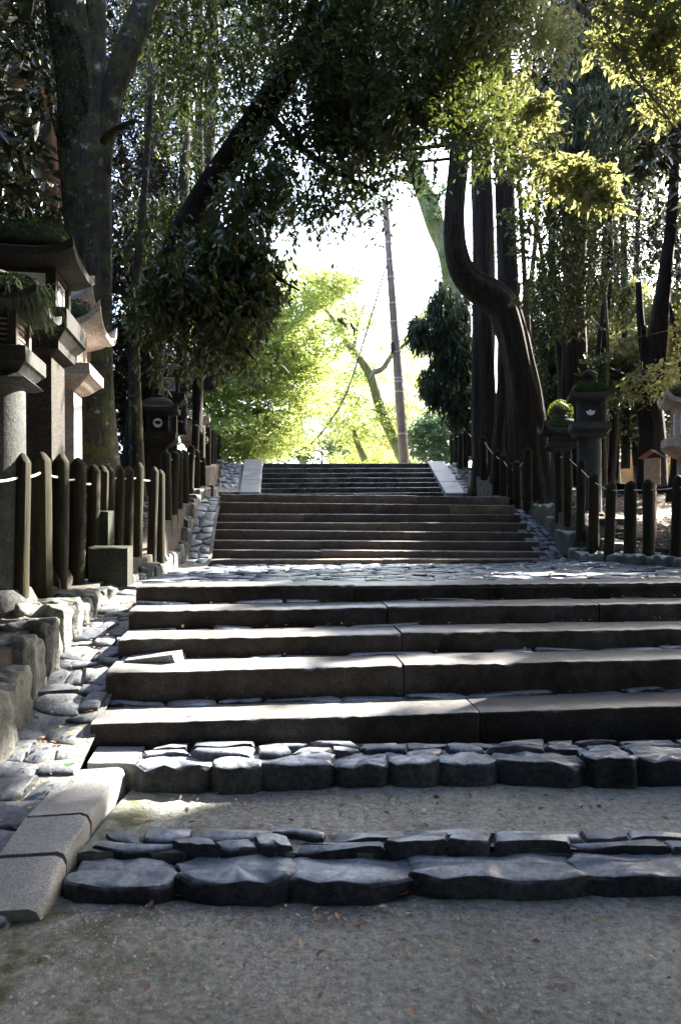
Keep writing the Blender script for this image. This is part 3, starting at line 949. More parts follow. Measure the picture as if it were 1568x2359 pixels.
# rocks behind the right kerb
for k in range(40):
    t = rr.random()
    if t < .6:
        Y = rr.uniform(9, 12.4); X = 4.3 + (12.2 - Y) * .13 + rr.uniform(.15, .8)
    else:
        Y = rr.uniform(12.4, 16); X = 4.5 + rr.uniform(.0, .7)
    sw_s = -.108 * X + .994 * Y; sw_w = .994 * X + .108 * Y
    mb = MB(); sz = rr.uniform(.10, .30)
    rough_stone(mb, (0, 0, -sz * .25), sz * 1.5, sz, sz * .55, rr.uniform(-.4, .4), rr, dome=.12, rough=.18, sides=8)
    o = mb.build('rock', M_wall if rr.random() < .5 else M_mossblock, smooth=True, sharp=45)
    o.location = (X, Y, terr(sw_s, sw_w))
    tag(o, 'flat mossy rock on the bank behind the right kerb', 'rock', 'flat rocks on the right bank')
# rough edging stones right of the top flight
ed = empty('stone_edge', SW(19.4, 6.5, 2.2)); tag(ed, 'rough edging stones right of the highest flight of steps', 'step edging')
s = 19.3
while s < 23.2:
    ln = rr.uniform(.3, .55); mb = MB()
    zt = interp(s, [(19.2, 2.55), (20.5, 2.75), (22.8, 3.55)])
    rough_stone(mb, SW(s + ln / 2, 6.48, zt - .6) - ed.location, .26, ln, .6, .108, rr, dome=.02, rough=.08, sides=12, flat=True)
    mb.build('edge_stone', M_wall, ed, smooth=True, sharp=45); s += ln

# ---- mossy boundary blocks among the left posts
for (x0, x1, y0, y1, Y, lab) in ((200, 290, 1262, 1342, 6.25, 'lower dark mossy squared block at the foot of the left posts'),
                                 (196, 246, 1178, 1264, 6.62, 'upper mossy squared block standing behind the lower one')):
    a = P(x0, y1, Y); b_ = P(x1, y0, Y)
    o = empty('mossy_block', ((a.x + b_.x) / 2, Y + .14, a.z - .04), .11)
    stone_block('block', Vector((-(b_.x - a.x) / 2, -.14, b_.z - a.z + .04)), Vector(((b_.x - a.x) / 2, -.14, b_.z - a.z + .04)), .26, b_.z - a.z + .04, M_mossblock, o, int(x0), back=Vector((0, 1, 0)), chamfer=.02, rough=.012)
    tag(o, lab, 'stone block')

# ------------------------------------------------------------------ fences
def post_mesh(h, r, seed):
    rr = random.Random(seed)
    mb = MB()
    n = 14
    ph = rr.uniform(0, 6)
    rings = []
    lean = rr.uniform(-.02, .02)
    for z, k in ((-.25, 1.03), (.1, 1.02), (h * .35, .98), (h * .7, 1.0), (h - .075, .99), (h - .06, .96)):
        rings.append([Vector((math.cos(2 * PI * i / n) * r * k * (1 + .05 * math.sin(2 * 2 * PI * i / n + ph) + rr.uniform(-.02, .02)) + lean * z, math.sin(2 * PI * i / n) * r * k * (1 + .05 * math.cos(3 * 2 * PI * i / n + ph)), z)) for i in range(n)])
    rings.append([Vector((math.cos(2 * PI * i / n) * r * .42 + lean * h, math.sin(2 * PI * i / n) * r * .42, h - .012)) for i in range(n)])
    rings.append([Vector((math.cos(2 * PI * i / n) * r * .12 + lean * h, math.sin(2 * PI * i / n) * r * .12, h)) for i in range(n)])
    mb.rings(rings)
    return mb
def fence(label, posts, h, r, seed, rope_on=True, drop=.16, sag=.025, skip=(), leans={}):
    pts = []
    for (px, by, Y) in posts:
        pts.append(P(px, by, Y))
    root = empty('rope_fence', pts[0])
    tag(root, label, 'fence')
    for i, p in enumerate(pts):
        rr = random.Random(seed + i)
        hh = h * rr.uniform(.97, 1.03)
        o = post_mesh(hh, r * rr.uniform(.92, 1.1), seed + i).build('post', M_post, root, smooth=True, sharp=35)
        o.location = p - root.location
        o.rotation_euler = (rr.uniform(-.03, .03), leans.get(i, rr.uniform(-.02, .02)), rr.uniform(0, 6))
    if rope_on:
        for i in range(len(pts) - 1):
            if i in skip: continue
            a = pts[i] + Vector((0, 0, h - drop)); b_ = pts[i + 1] + Vector((0, 0, h - drop))
            d = (b_ - a); L = d.length
            sg = sag * L * 1.6
            q = []
            for k in range(9):
                t = k / 8
                c = a + d * t; c.z -= sg * 4 * t * (1 - t)
                c -= root.location
                q.append((c.x, c.y, c.z, .009))
            mb = MB(); mb.tube(q, 7)
            mb.build('rope', M_rope, root, smooth=True)
    return root
fence('left log fence nearest the camera, its white rope starting at the photo edge',
      [(-30, 1450, 4.35), (46, 1415, 4.7), (101, 1370, 5.2), (137, 1362, 5.65), (176, 1347, 6.1), (212, 1340, 6.6), (230, 1325, 7.0), (249, 1305, 7.4), (270, 1290, 7.8), (293, 1283, 8.2), (316, 1274, 8.55), (350, 1272, 9.0), (369, 1268, 9.35)], 1.09, .062, 100)
fence('left log fence beside the middle flight of steps, dark and half hidden',
      [(385, 1199, 10.8), (398, 1190, 11.5), (410, 1183, 12.3), (424, 1168, 13.2), (437, 1147, 14.5), (452, 1150, 15.4), (467, 1158, 16.2)], 1.12, .085, 200)
fence('left log fence at the top of the stairs against the maple leaves',
      [(449, 1070, 18.6), (464, 1068, 19.3), (478, 1068, 20.2), (485, 1068, 21.2), (492, 1070, 22.3), (502, 1072, 23.6)], 1.08, .10, 300, leans={0: -.06})
fence('right mossy log fence in front of the stone lantern, white rope through it',
      [(1287, 1175, 13.5), (1308, 1182, 13.0), (1336, 1215, 12.3), (1366, 1251, 11.7), (1401, 1279, 11.1), (1450, 1284, 10.6), (1493, 1293, 10.1), (1556, 1298, 9.5), (1625, 1305, 9.0)], 1.2, .082, 400, sag=.012)
fence('right log fence climbing beside the tree trunks to the top of the stairs',
      [(1215, 1150, 15.0), (1192, 1176, 15.4), (1176, 1176, 15.9), (1158, 1150, 16.6), (1141, 1137, 17.3), (1114, 1098, 18.3), (1072, 1058, 21.5), (1060, 1062, 22.6), (1050, 1068, 24), (1042, 1070, 25.5)], 1.1, .09, 500)

# ------------------------------------------------------------------ stone lanterns
def sq_ring(h, z, n=5, lift=0.0, off=0.0, round_=0.0):
    """ring of 4n points round a square of half width h; lift raises the corners"""
    out = []
    for side in range(4):
        for k in range(n):
            t = -1 + 2 * k / n
            a = [(t, -1), (1, t), (-t, 1), (-1, -t)][side]
            x, y = a
            if round_:
                l = math.hypot(x, y); x = x * (1 - round_) + x / l * round_; y = y * (1 - round_) + y / l * round_
            c = abs(t) ** 4
            out.append(Vector((x * h, y * h, z + lift * c)))
    return out
def loft(rings_spec, n=5):
    mb = MB()
    mb.rings([sq_ring(h, z, n, l, 0, r) for (h, z, l, r) in rings_spec])
    return mb
def lantern(label, px, Y, z0, z1, z2, z3, z4, z5, pil, plat, box, roof, mat, rot=.17, round_pillar=False, moss=0, paper='ring', fin=.13, group='stone lanterns', lift=.14, mossfin=False, wood=False, hexa=0.0):
    X = (px - 784) / F * Y
    root = empty('stone_lantern', (X, Y, z0), rot)
    tag(root, label, 'stone lantern', group)
    def zz(z): return z - z0
    rp = 1.0 if round_pillar else 0.0
    loft([(pil * 1.35, -.15, 0, rp), (pil * 1.35, .12, 0, rp), (pil * 1.15, .2, 0, rp)]).build('base', mat, root, smooth=True, sharp=35)
    mb = loft([(pil * 1.02, .19, 0, rp), (pil, zz(z1) * .5, 0, rp), (pil * .98, zz(z1) + .01, 0, rp)], 7)
    mb.build('pillar', mat, root, smooth=True, sharp=35)
    h = z2 - z1
    loft([(pil * 1.05, zz(z1), 0, hexa), (pil * 1.3, zz(z1) + h * .10, 0, hexa), (plat * .78, zz(z1) + h * .28, 0, hexa), (plat * .95, zz(z1) + h * .5, 0, hexa), (plat, zz(z1) + h * .54, 0, hexa), (plat, zz(z1) + h * .96, 0, hexa), (plat * .97, zz(z2), 0, hexa)], 6).build('platform', mat, root, smooth=True, sharp=30)
    # fire box: four corner posts, sills and the paper windows set back between them
    fb = MB(); t = box * .30; hz = z3 - z2
    fb.box((0, 0, zz(z2) + hz * .5), (box * 1.1, box * 1.1, hz * .98))
    fm = M_timber if wood else mat
    fbo = fb.build('fire_box', fm, root)
    for sx_ in (-1, 1):
        for sy_ in (-1, 1):
            cp = MB(); cp.box((sx_ * (box - t / 2), sy_ * (box - t / 2), zz(z2) + hz / 2), (t, t, hz)); cp.build('corner_post', fm, fbo)
    for zc in (zz(z2) + hz * .06, zz(z3) - hz * .06):
        sl = MB(); sl.box((0, 0, zc), (box * 2 - .02, box * 2 - .02, hz * .12)); sl.build('sill', fm, fbo)
    for k in range(4):
        a = k * PI / 2
        c = (math.sin(a) * (box - .035), -math.cos(a) * (box - .035), zz(z2) + hz / 2)
        pn = MB(); pn.box(c, (box * 1.5, .008, hz * .84), a)
        if paper in ('ring', 'plain', 'slats'): pn.build('paper_window', M_paper, fbo)
        else: pn.build('stone_panel', mat, fbo)
    # crest on the front and right windows
    for a in (0, PI / 2):
        fx = Vector((math.sin(a), -math.cos(a), 0)); rx = Vector((math.cos(a), math.sin(a), 0))
        c0 = fx * (box - .028) + Vector((0, 0, zz(z2) + hz * .52))
        def disc(mb, cx, cz, r0, r1, off, n=20, a0=0, a1=2 * PI):
            vs = []
            for i in range(n + 1):
                an = a0 + (a1 - a0) * i / n
                for r in (r0, r1):
                    vs.append(c0 + fx * off + rx * (cx + math.cos(an) * r) + Vector((0, 0, cz + math.sin(an) * r)))
            mb.add(vs, [(2 * i, 2 * i + 1, 2 * i + 3, 2 * i + 2) for i in range(n)])
        if paper == 'ring':
            mb = MB(); R_ = min(box * .5, hz * .30)
            disc(mb, 0, 0, R_ * .78, R_, .002)
            for q in range(3):
                disc(mb, (q - 1) * R_ * .32, R_ * (.25 - .28 * abs(q - 1)), 0, R_ * .13, .002, 8)
                disc(mb, (q - 1) * R_ * .22, -R_ * .25, 0, R_ * .10, .002, 8)
            mb.build('crest', M_crest, fbo)
        elif paper == 'moon':
            mb = MB(); R_ = hz * .24
            disc(mb, 0, 0, 0, R_, .004); mb.build('paper_window', M_paper, fbo)
            mb = MB(); disc(mb, R_ * .05, R_ * .05, 0, R_ * .45, .007); disc(mb, -R_ * .42, R_ * .1, 0, R_ * .28, .0075); disc(mb, R_ * .45, R_ * .1, 0, R_ * .25, .0078)
            mb.build('moon_cutout', mat, fbo)
        elif paper == 'cloud':
            mb = MB()
            disc(mb, 0, 0, 0, R_c(hz) * .95, .004, 18, math.radians(178), math.radians(362)); disc(mb, -R_c(hz) * .1, R_c(hz) * .02, 0, R_c(hz) * .3, .0045, 12)
            mb.build('paper_window', M_paper, fbo)
        elif paper == 'slats':
            for q in range(6):
                c = c0 + Vector((0, 0, -hz * .36 + q * hz * .14))
                mb = MB(); mb.box((c.x, c.y, c.z), (box * 1.5, .012, .018), a); mb.build('slat', M_timber, fbo)
    hr = z4 - z3
    L_ = lift * roof
    loft([(box * .9, zz(z3) - .01, 0, hexa * .5), (roof * .93, zz(z3) + hr * .05, L_ * .9, hexa), (roof, zz(z3) + hr * .10, L_ * 1.2, hexa), (roof * 1.0, zz(z3) + hr * .30, L_ * 1.5, hexa), (roof * .84, zz(z3) + hr * .42, L_ * .35, hexa), (roof * .74, zz(z3) + hr * .68, .0, max(hexa, .25)), (roof * .58, zz(z3) + hr * .88, 0, max(hexa, .35)), (roof * .36, zz(z3) + hr * .98, 0, .4), (roof * .2, zz(z4), 0, .4)], 8).build('roof', mat, root, smooth=True, sharp=30)
    if moss:
        mcap = M_mosscap
        loft([(roof * .88, zz(z3) + hr * .42, L_ * .3, max(hexa, .15)), (roof * .86, zz(z3) + hr * .66, .0, max(hexa, .4)), (roof * .76, zz(z3) + hr * .96, 0, max(hexa, .55)), (roof * .52, zz(z3) + hr * 1.18, 0, .7), (roof * .2, zz(z4) + hr * .26, 0, .9)], 8).build('moss_cap', mcap, root, smooth=True)
    # lathe finial
    fm2 = MB(); hf = z5 - z4; rings = []
    for k, (r, t) in enumerate(((.8, -.05), (1.0, .08), (1.05, .2), (.55, .32), (.5, .36), (.95, .50), (1.0, .64), (.78, .80), (.35, .93), (.05, 1.0))):
        rings.append([Vector((math.cos(2 * PI * i / 16) * r * fin, math.sin(2 * PI * i / 16) * r * fin, zz(z4) + hf * t)) for i in range(16)])
    fm2.rings(rings)
    fo = fm2.build('finial', mat, root, smooth=True, sharp=50)
    if moss or mossfin:
        rng = np.random.default_rng(int(px) % 97 + 5)
        n = int(moss)
        def put(P_, D_, m_):
            pp = np.concatenate(P_); dd = np.concatenate(D_); dd /= np.linalg.norm(dd, axis=1)[:, None]
            ln = rng.uniform(.015, .034, len(pp))
            v_, t_ = leaves_from(pp, dd, ln, ln * .45, rng)
            npmesh('moss', v_, t_, m_, root)
        P_, D_ = [], []
        if n:
            u = rng.uniform(-1, 1, (n, 2)) * roof * .84
            rr_ = np.max(np.abs(u), axis=1) / roof
            z = zz(z3) + hr * np.interp(rr_, [0, .2, .5, .72, .84, .9], [1.28, 1.26, 1.18, .96, .6, .42]) + .012
            P_.append(np.column_stack([u, z])); d = np.column_stack([u * .9, np.full(n, .45)]) + rng.normal(0, .35, (n, 3)); D_.append(d)
        if n: put(P_, D_, M_mossdark)
        if mossfin:
            n2 = 900
            d = rng.normal(0, 1, (n2, 3)); d /= np.linalg.norm(d, axis=1)[:, None]
            put([d * np.array([fin * 1.3, fin * 1.3, hf * .55]) + np.array([0, 0, zz(z4) + hf * .5])], [d + rng.normal(0, .4, (n2, 3))], M_moss)
    return root
def R_c(hz): return hz * .20
def zy(y, Y): return EYE + (HY - y) / F * Y
def L(px, Y, ys): return [zy(y, Y) for y in ys]

a = L(85, 5.8, (830, 733, 638, 553, 519))
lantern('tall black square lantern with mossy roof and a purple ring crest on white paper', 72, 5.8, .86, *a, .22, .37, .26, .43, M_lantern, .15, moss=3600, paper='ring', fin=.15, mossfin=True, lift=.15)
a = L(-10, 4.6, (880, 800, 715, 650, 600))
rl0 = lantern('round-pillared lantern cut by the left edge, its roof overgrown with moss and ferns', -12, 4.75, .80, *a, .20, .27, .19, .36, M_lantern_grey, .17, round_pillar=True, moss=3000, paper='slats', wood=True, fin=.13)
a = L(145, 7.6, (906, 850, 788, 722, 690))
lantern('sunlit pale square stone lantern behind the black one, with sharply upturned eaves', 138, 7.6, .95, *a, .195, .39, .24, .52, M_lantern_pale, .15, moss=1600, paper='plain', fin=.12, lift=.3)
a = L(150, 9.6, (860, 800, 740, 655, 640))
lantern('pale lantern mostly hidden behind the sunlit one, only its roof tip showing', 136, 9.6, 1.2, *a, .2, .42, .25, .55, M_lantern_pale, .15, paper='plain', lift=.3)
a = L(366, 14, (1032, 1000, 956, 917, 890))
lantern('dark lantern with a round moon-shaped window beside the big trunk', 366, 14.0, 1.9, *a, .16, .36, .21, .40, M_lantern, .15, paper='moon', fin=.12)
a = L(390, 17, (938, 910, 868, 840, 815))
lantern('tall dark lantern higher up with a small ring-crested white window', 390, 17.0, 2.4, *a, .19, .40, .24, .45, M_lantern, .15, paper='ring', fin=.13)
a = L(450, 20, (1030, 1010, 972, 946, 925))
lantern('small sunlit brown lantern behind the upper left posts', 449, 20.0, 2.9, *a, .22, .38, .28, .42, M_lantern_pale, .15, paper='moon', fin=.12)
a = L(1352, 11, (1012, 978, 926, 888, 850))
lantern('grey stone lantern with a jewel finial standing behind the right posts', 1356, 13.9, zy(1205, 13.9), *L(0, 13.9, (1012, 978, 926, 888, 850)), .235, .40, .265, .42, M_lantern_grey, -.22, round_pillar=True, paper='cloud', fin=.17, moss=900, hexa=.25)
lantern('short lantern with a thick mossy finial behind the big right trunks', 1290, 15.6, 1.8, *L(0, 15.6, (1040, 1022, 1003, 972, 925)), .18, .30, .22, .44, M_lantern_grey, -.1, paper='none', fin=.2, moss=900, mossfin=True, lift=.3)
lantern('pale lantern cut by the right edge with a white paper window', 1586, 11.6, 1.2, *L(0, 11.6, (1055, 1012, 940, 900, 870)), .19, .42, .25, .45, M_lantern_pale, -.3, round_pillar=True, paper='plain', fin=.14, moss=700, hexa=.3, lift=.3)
sb = empty('stone_pedestal', P(1090, 1058, 21.5))
tag(sb, 'small pinkish stone pedestal behind the upper right posts', 'stone block')
mb = MB(); mb.box((0, 0, .25), (.34, .3, .5)); mb.build('block', M_lantern_pale, sb)
mb = MB(); mb.box((0, 0, .57), (.5, .45, .14)); mb.build('cap', M_lantern_grey, sb)
# ferns hanging from the leftmost lantern's roof
rng = np.random.default_rng(3)
fr = []
n = 260
base = np.array(P(58, 668, 4.6)) + rng.normal(0, 1, (n, 3)) * np.array([.07, .07, .025])
vs_, ts_ = [], []
for i in range(n):
    az = rng.uniform(-1.9, 1.2); dx, dy = math.cos(az), math.sin(az) ; ln = rng.uniform(.12, .3)
    prev = None
    sd = np.array([-dy, dx, 0]) * .006
    for k in range(5):
        t = k / 4
        c = base[i] + np.array([dx * ln * .55 * t, dy * ln * .55 * t, ln * (.35 * t - 1.25 * t * t)])
        wd = sd * (1 - t * .9)
        vs_ += [c - wd, c + wd]
        if k:
            m0 = len(vs_) - 4
            ts_ += [(m0, m0 + 1, m0 + 3), (m0, m0 + 3, m0 + 2)]
fo = npmesh('fern_tuft', np.array(vs_), np.array(ts_), M_mossdark)
tag(fo, 'tuft of drooping fern grass growing on the roof of the leftmost lantern', 'fern')

# ------------------------------------------------------------------ notice post
sg = empty('wooden_sign', P(1504, 1318, 11.6), -.75)
sg.location.z = 1.0
tag(sg, 'narrow reddish wooden notice post with a little gabled roof among the right posts', 'sign')
H = zy(1048, 11.6) - 1.0
mb = MB(); mb.box((0, 0, H / 2 - .05), (.075, .075, H)); mb.build('post', M_sign, sg)
mb = MB(); mb.box((0, -.055, H - .28), (.26, .035, .44)); mb.build('board', M_signface, sg)
for sx_ in (-1, 1):
    mb = MB()
    mb.add([(0, -.14, H + .06), (sx_ * .19, -.14, H - .06), (sx_ * .19, .10, H - .06), (0, .10, H + .06), (0, -.14, H + .08), (sx_ * .2, -.14, H - .045), (sx_ * .2, .10, H - .045), (0, .10, H + .08)],
           [(0, 1, 2, 3), (7, 6, 5, 4), (0, 4, 5, 1), (1, 5, 6, 2), (2, 6, 7, 3)])
    mb.build('roof_board', M_sign, sg)

# ------------------------------------------------------------------ utility pole and cables
Yp = 27.0
up_ = empty('utility_pole', P(931, 1068, Yp))
tag(up_, 'leaning brown utility pole standing alone at the head of the stairs', 'utility pole')
pb = P(931, 1068, Yp); pt = P(887, 462, Yp)
mb = MB(); mb.tube([(0, 0, -.5, .205)] + [tuple((pb.lerp(pt, k / 8) - pb)) + (.2 - .075 * k / 8,) for k in range(9)], 20)
mb.build('pole', M_pole, up_, smooth=True, sharp=50)
for y in (1000, 903, 880, 872, 812, 742, 700, 640, 600, 560):
    t = (1068 - y) / 606
    c = pb.lerp(pt, t) - pb; r = .2 - .075 * t
    mb = MB(); mb.tube([(c.x, c.y, c.z - .03, r + .012), (c.x, c.y, c.z + .03, r + .012)], 20)
    mb.build('band', M_band, up_, smooth=True, sharp=40)
c = P(903, 802, Yp - .2) - pb
mb = MB(); mb.box((c.x, c.y, c.z), (.12, .14, .42)); mb.build('cable_box', M_black, up_)
c0 = P(898, 630, Yp) - pb
mb = MB(); mb.tube([(c0.x, c0.y, c0.z, .03), (c0.x + .25, c0.y, c0.z + .1, .025), (c0.x + .3, c0.y, c0.z + .7, .02), (c0.x + .45, c0.y, c0.z + .75, .02)], 6, step=.15)
mb.build('conduit', M_wire, up_, smooth=True)
def cable(label, pts, r):
    q = [tuple(P(*p)) + (r,) for p in pts]
    o0 = Vector(q[0][:3])
    root = MB(); root.tube([(a - o0.x, b - o0.y, c - o0.z, d) for a, b, c, d in q], 6, step=.5)
    o = root.build('cable', M_wire, smooth=True); o.location = o0
    tag(o, label, 'cable')
cable('long sagging cable from the utility pole down to the far left', [(896, 600, 27), (885, 625, 26.8), (850, 745, 26.6), (800, 900, 26.3), (760, 970, 26.1), (715, 1025, 26), (660, 1052, 26)], .035)
cable('thin cable hanging lower behind the sagging one', [(898, 740, 27), (860, 850, 30), (800, 960, 33), (720, 1040, 36)], .02)
cable('cable running right from the pole above the other one', [(893, 650, 27), (960, 665, 29), (1050, 690, 32), (1250, 700, 36)], .015)
cable('lower cable running right from the pole towards the trunks', [(899, 712, 27), (960, 718, 29), (1050, 740, 32), (1250, 760, 36)], .015)
cable('thin cable crossing the forest at the right edge', [(1420, 785, 14), (1500, 770, 14), (1640, 735, 14)], .006)

# ------------------------------------------------------------------ buildings behind
b1 = empty('tiled_building', P(840, 1066, 44))
tag(b1, 'low ochre building with a curved tile roof edge beyond the top of the stairs', 'building')
mb = MB(); mb.box((0, 2, .5), (4.6, 4, 2.4)); mb.build('wall', M_plaster, b1)
mb = MB()
mb.add([(-3.3, -.8, 1.0), (3.0, -.8, 1.6), (2.6, 2, 2.9), (-2.6, 2, 2.5), (-3.3, -.8, 1.15), (3.0, -.8, 1.75), (2.6, 2, 3.05), (-2.6, 2, 2.65)], [(0, 3, 2, 1), (4, 5, 6, 7), (0, 1, 5, 4), (1, 2, 6, 5), (0, 4, 7, 3)])
mb.build('roof', M_tile, b1)
for k in range(22):
    x = -3.2 + k * .29
    mb = MB(); mb.tube([(x, -.84, 1.02 + (x + 3.3) * .095 + .14, .10), (x * .8, 2, 2.56 + (x + 3) * .06 + .14, .10)], 8)
    mb.build('roof_tile', M_tile, b1, smooth=True)
b2 = empty('plaster_wall', P(1430, 1095, 34))
tag(b2, 'ochre plaster wall glimpsed through the trees on the right', 'wall')
mb = MB(); mb.box((1.0, 0, .2), (9, .4, 1.6), -.05); mb.build('wall_panel', M_plaster, b2)
mb = MB(); mb.add([(-3.7, -.9, .95), (5.7, -.9, .95), (5.7, .9, 1.0), (-3.7, .9, 1.0), (-3.7, 0, 1.5), (5.7, 0, 1.5)], [(0, 1, 5, 4), (2, 3, 4, 5), (0, 4, 3), (1, 2, 5), (0, 3, 2, 1)])
mb.build('coping', M_tile, b2)
sheet('gravel_yard', lambda s, w: Vector((w, s, 2.76 + (s - 22) * .055)), [22, 25, 29, 33.6], [9.0, 11, 13, 15, 18], M_gravel)

# ------------------------------------------------------------------ trees
def pt(px, py, Y, rpx):
    p = P(px, py, Y)
    return (p.x, p.y, p.z, rpx / F * Y)
def tree(name, label, cat, base, trunks, bark, crown=None, group=None, sides=22, rough=.08, ridge=0.0, extra_crowns=()):
    root = empty(name, Vector(base[:3]))
    tag(root, label, cat, group)
    o0 = root.location
    for i, (nm, pts) in enumerate(trunks):
        mb = MB()
        q = [(a - o0.x, b - o0.y, c - o0.z, d) for a, b, c, d in pts]
        big = max(p[3] for p in q) > .08
        mb.tube(q, sides if big else 8, rough if big else .05, seed=int(abs(o0.x * 31 + o0.y * 17)) + i * 7, step=.16 if big else .12, ridge=ridge if big else 0)
        mb.build(nm, bark, root, smooth=True)
    for spec in ([crown] if crown else []) + list(extra_crowns):
        kw = dict(spec)
        blobs = kw.pop('blobs'); mat = kw.pop('mat')
        o = foliage('crown', blobs, mat, root, **kw)
        o.matrix_parent_inverse.identity()
        o.location = -o0
    return root
def bare(px0, py0, Y0, px1, py1, Y1, r0, r1, seed, wob=12, n=6):
    rr = random.Random(seed)
    out = []
    for k in range(n + 1):
        t = k / n
        j = 0 if k == 0 else wob
        out.append(pt(px0 + (px1 - px0) * t + rr.uniform(-j, j), py0 + (py1 - py0) * t + rr.uniform(-j, j), Y0 + (Y1 - Y0) * t, r0 + (r1 - r0) * t))
    return out

# T1 big mottled tree at the left
Y1 = 10.0
g1 = zy(1130, Y1)
tree('broadleaf_tree', 'big mottled grey-brown tree forking into three above the left lanterns', 'tree', P(220, 1150, Y1), [
    ('trunk', [pt(222, 1180, Y1, 66), pt(218, 1060, Y1, 52), pt(210, 850, Y1, 50), pt(203, 600, Y1, 52), pt(200, 420, Y1, 56), pt(196, 330, Y1, 56), pt(185, 230, Y1, 46), pt(165, 100, Y1 - .1, 44), pt(140, -60, Y1 - .3, 42), pt(110, -300, Y1 - .6, 36)]),
    ('branch', [pt(240, 1180, Y1 - .12, 30), pt(236, 1000, Y1 - .1, 22), pt(238, 800, Y1 - .1, 20), pt(236, 560, Y1 - .05, 22), pt(228, 380, Y1, 26), pt(222, 200, Y1, 24), pt(220, 60, Y1, 22), pt(226, -100, Y1, 20), pt(240, -320, Y1, 16)]),
    ('branch', [pt(232, 400, Y1, 24), pt(244, 310, Y1, 22), pt(262, 210, Y1, 26), pt(296, 110, Y1, 28), pt(335, 10, Y1 + .1, 26), pt(375, -120, Y1 + .2, 22), pt(420, -330, Y1 + .3, 16)]),
    ('broken_limb', [pt(240, 325, Y1 - .3, 10), pt(262, 300, Y1 - .7, 8), pt(312, 278, Y1 - 1.0, 5)])],
    M_bark, dict(blobs=[blob(120, -260, 420, 150, 9.5, 3.0, 700), blob(60, 60, 60, 120, 10.5, 1, 120)], mat=M_leaf_shaded, seed=11, leaf=.13, per=14, spread=.3), rough=.09)
rng = np.random.default_rng(8)
# ivy on its left leader
n = 2600
tt = rng.random(n)
cx = np.interp(tt, [0, .6, 1], [150, 168, 190]); cy = -40 + tt * 430; rr_ = np.interp(tt, [0, .7, 1], [44, 48, 30]) / F * Y1
an = rng.uniform(PI, 2 * PI, n)
pos = np.column_stack([(cx - 784) / F * Y1 + np.cos(an) * rr_, Y1 - .1 + np.sin(an) * rr_, EYE + (HY - cy) / F * Y1])
d = np.column_stack([np.cos(an), np.sin(an), np.full(n, -.8)]) + rng.normal(0, .3, (n, 3)); d /= np.linalg.norm(d, axis=1)[:, None]
ln = rng.uniform(.025, .05, n)
v_, t_ = leaves_from(pos, d, ln, ln * .8, rng)
iv = npmesh('climbing_ivy', v_, t_, M_mossdark); tag(iv, 'dark small-leaved ivy covering the left leader of the big forked tree', 'ivy')

# T2 leaning dark tree with the crown over the stairs
Y2 = 12.5
tree('leaning_tree', 'dark tree leaning right across the stairs, its crown arching over them', 'tree', P(330, 1140, 15), [
    ('trunk', [pt(318, 1160, 15, 46), pt(330, 960, 14.5, 36), pt(352, 760, 14, 34), pt(395, 600, 13.5, 34), pt(465, 470, 13, 33), pt(545, 350, 12.5, 32), pt(610, 250, 12, 31), pt(665, 160, 11.7, 27), pt(710, 80, 11.4, 24), pt(760, 10, 11, 22), pt(850, -110, 10.6, 18), pt(960, -260, 10, 12)]),
    ('branch', [pt(655, 180, 11.7, 13), pt(690, 157, 11.5, 10), pt(760, 165, 11.3, 9), pt(850, 190, 11.1, 9), pt(930, 235, 10.9, 8), pt(990, 220, 10.8, 8), pt(1040, 180, 10.7, 6), pt(1100, 165, 10.5, 3)]),
    ('branch', [pt(480, 450, 13, 14), pt(500, 520, 12, 10), pt(560, 580, 11, 8), pt(640, 640, 10.2, 4), pt(690, 670, 9.9, 2)]),
    ('branch', [pt(420, 560, 13.3, 14), pt(430, 640, 12, 10), pt(470, 720, 11, 7), pt(540, 780, 10.5, 4), pt(590, 830, 10.2, 2)]),
    ('branch', [pt(610, 250, 12, 12), pt(680, 330, 11.8, 9), pt(780, 400, 11.6, 6), pt(870, 440, 11.4, 3)])],
    M_bark_dark,
    dict(blobs=[blob(620, 60, 300, 150, 11.5, 1.8, 1500), blob(860, 150, 230, 200, 11.2, 1.6, 1700), blob(940, 320, 180, 120, 11.0, 1.1, 900), blob(760, 330, 130, 120, 11.4, 1.0, 550),
                blob(620, 420, 90, 90, 12, .9, 230), blob(1040, 60, 160, 170, 10.8, 1.4, 900), blob(800, 460, 120, 45, 11.0, .6, 200), blob(450, 200, 140, 220, 14, 1.8, 500)],
         mat=M_leaf, seed=12, leaf=.135, wid=.36, per=12, spread=.27, thr=-.7, droop=.5, nfreq=1.9, sub=10, subr=(.28, .14)),
    extra_crowns=[dict(blobs=[blob(490, 640, 135, 120, 10.4, .9, 640), blob(575, 560, 75, 90, 10.6, .8, 240), blob(615, 670, 50, 50, 10.0, .5, 90), blob(440, 740, 110, 90, 11, .8, 380), blob(545, 780, 70, 55, 10.4, .5, 130), blob(380, 560, 80, 120, 15, .8, 300), blob(590, 470, 80, 60, 11, .6, 120)],
                       mat=M_leaf, seed=13, leaf=.155, wid=.36, per=12, spread=.25, droop=.75, thr=-1.2, nfreq=1.9, sub=9, subr=(.2, .12))])

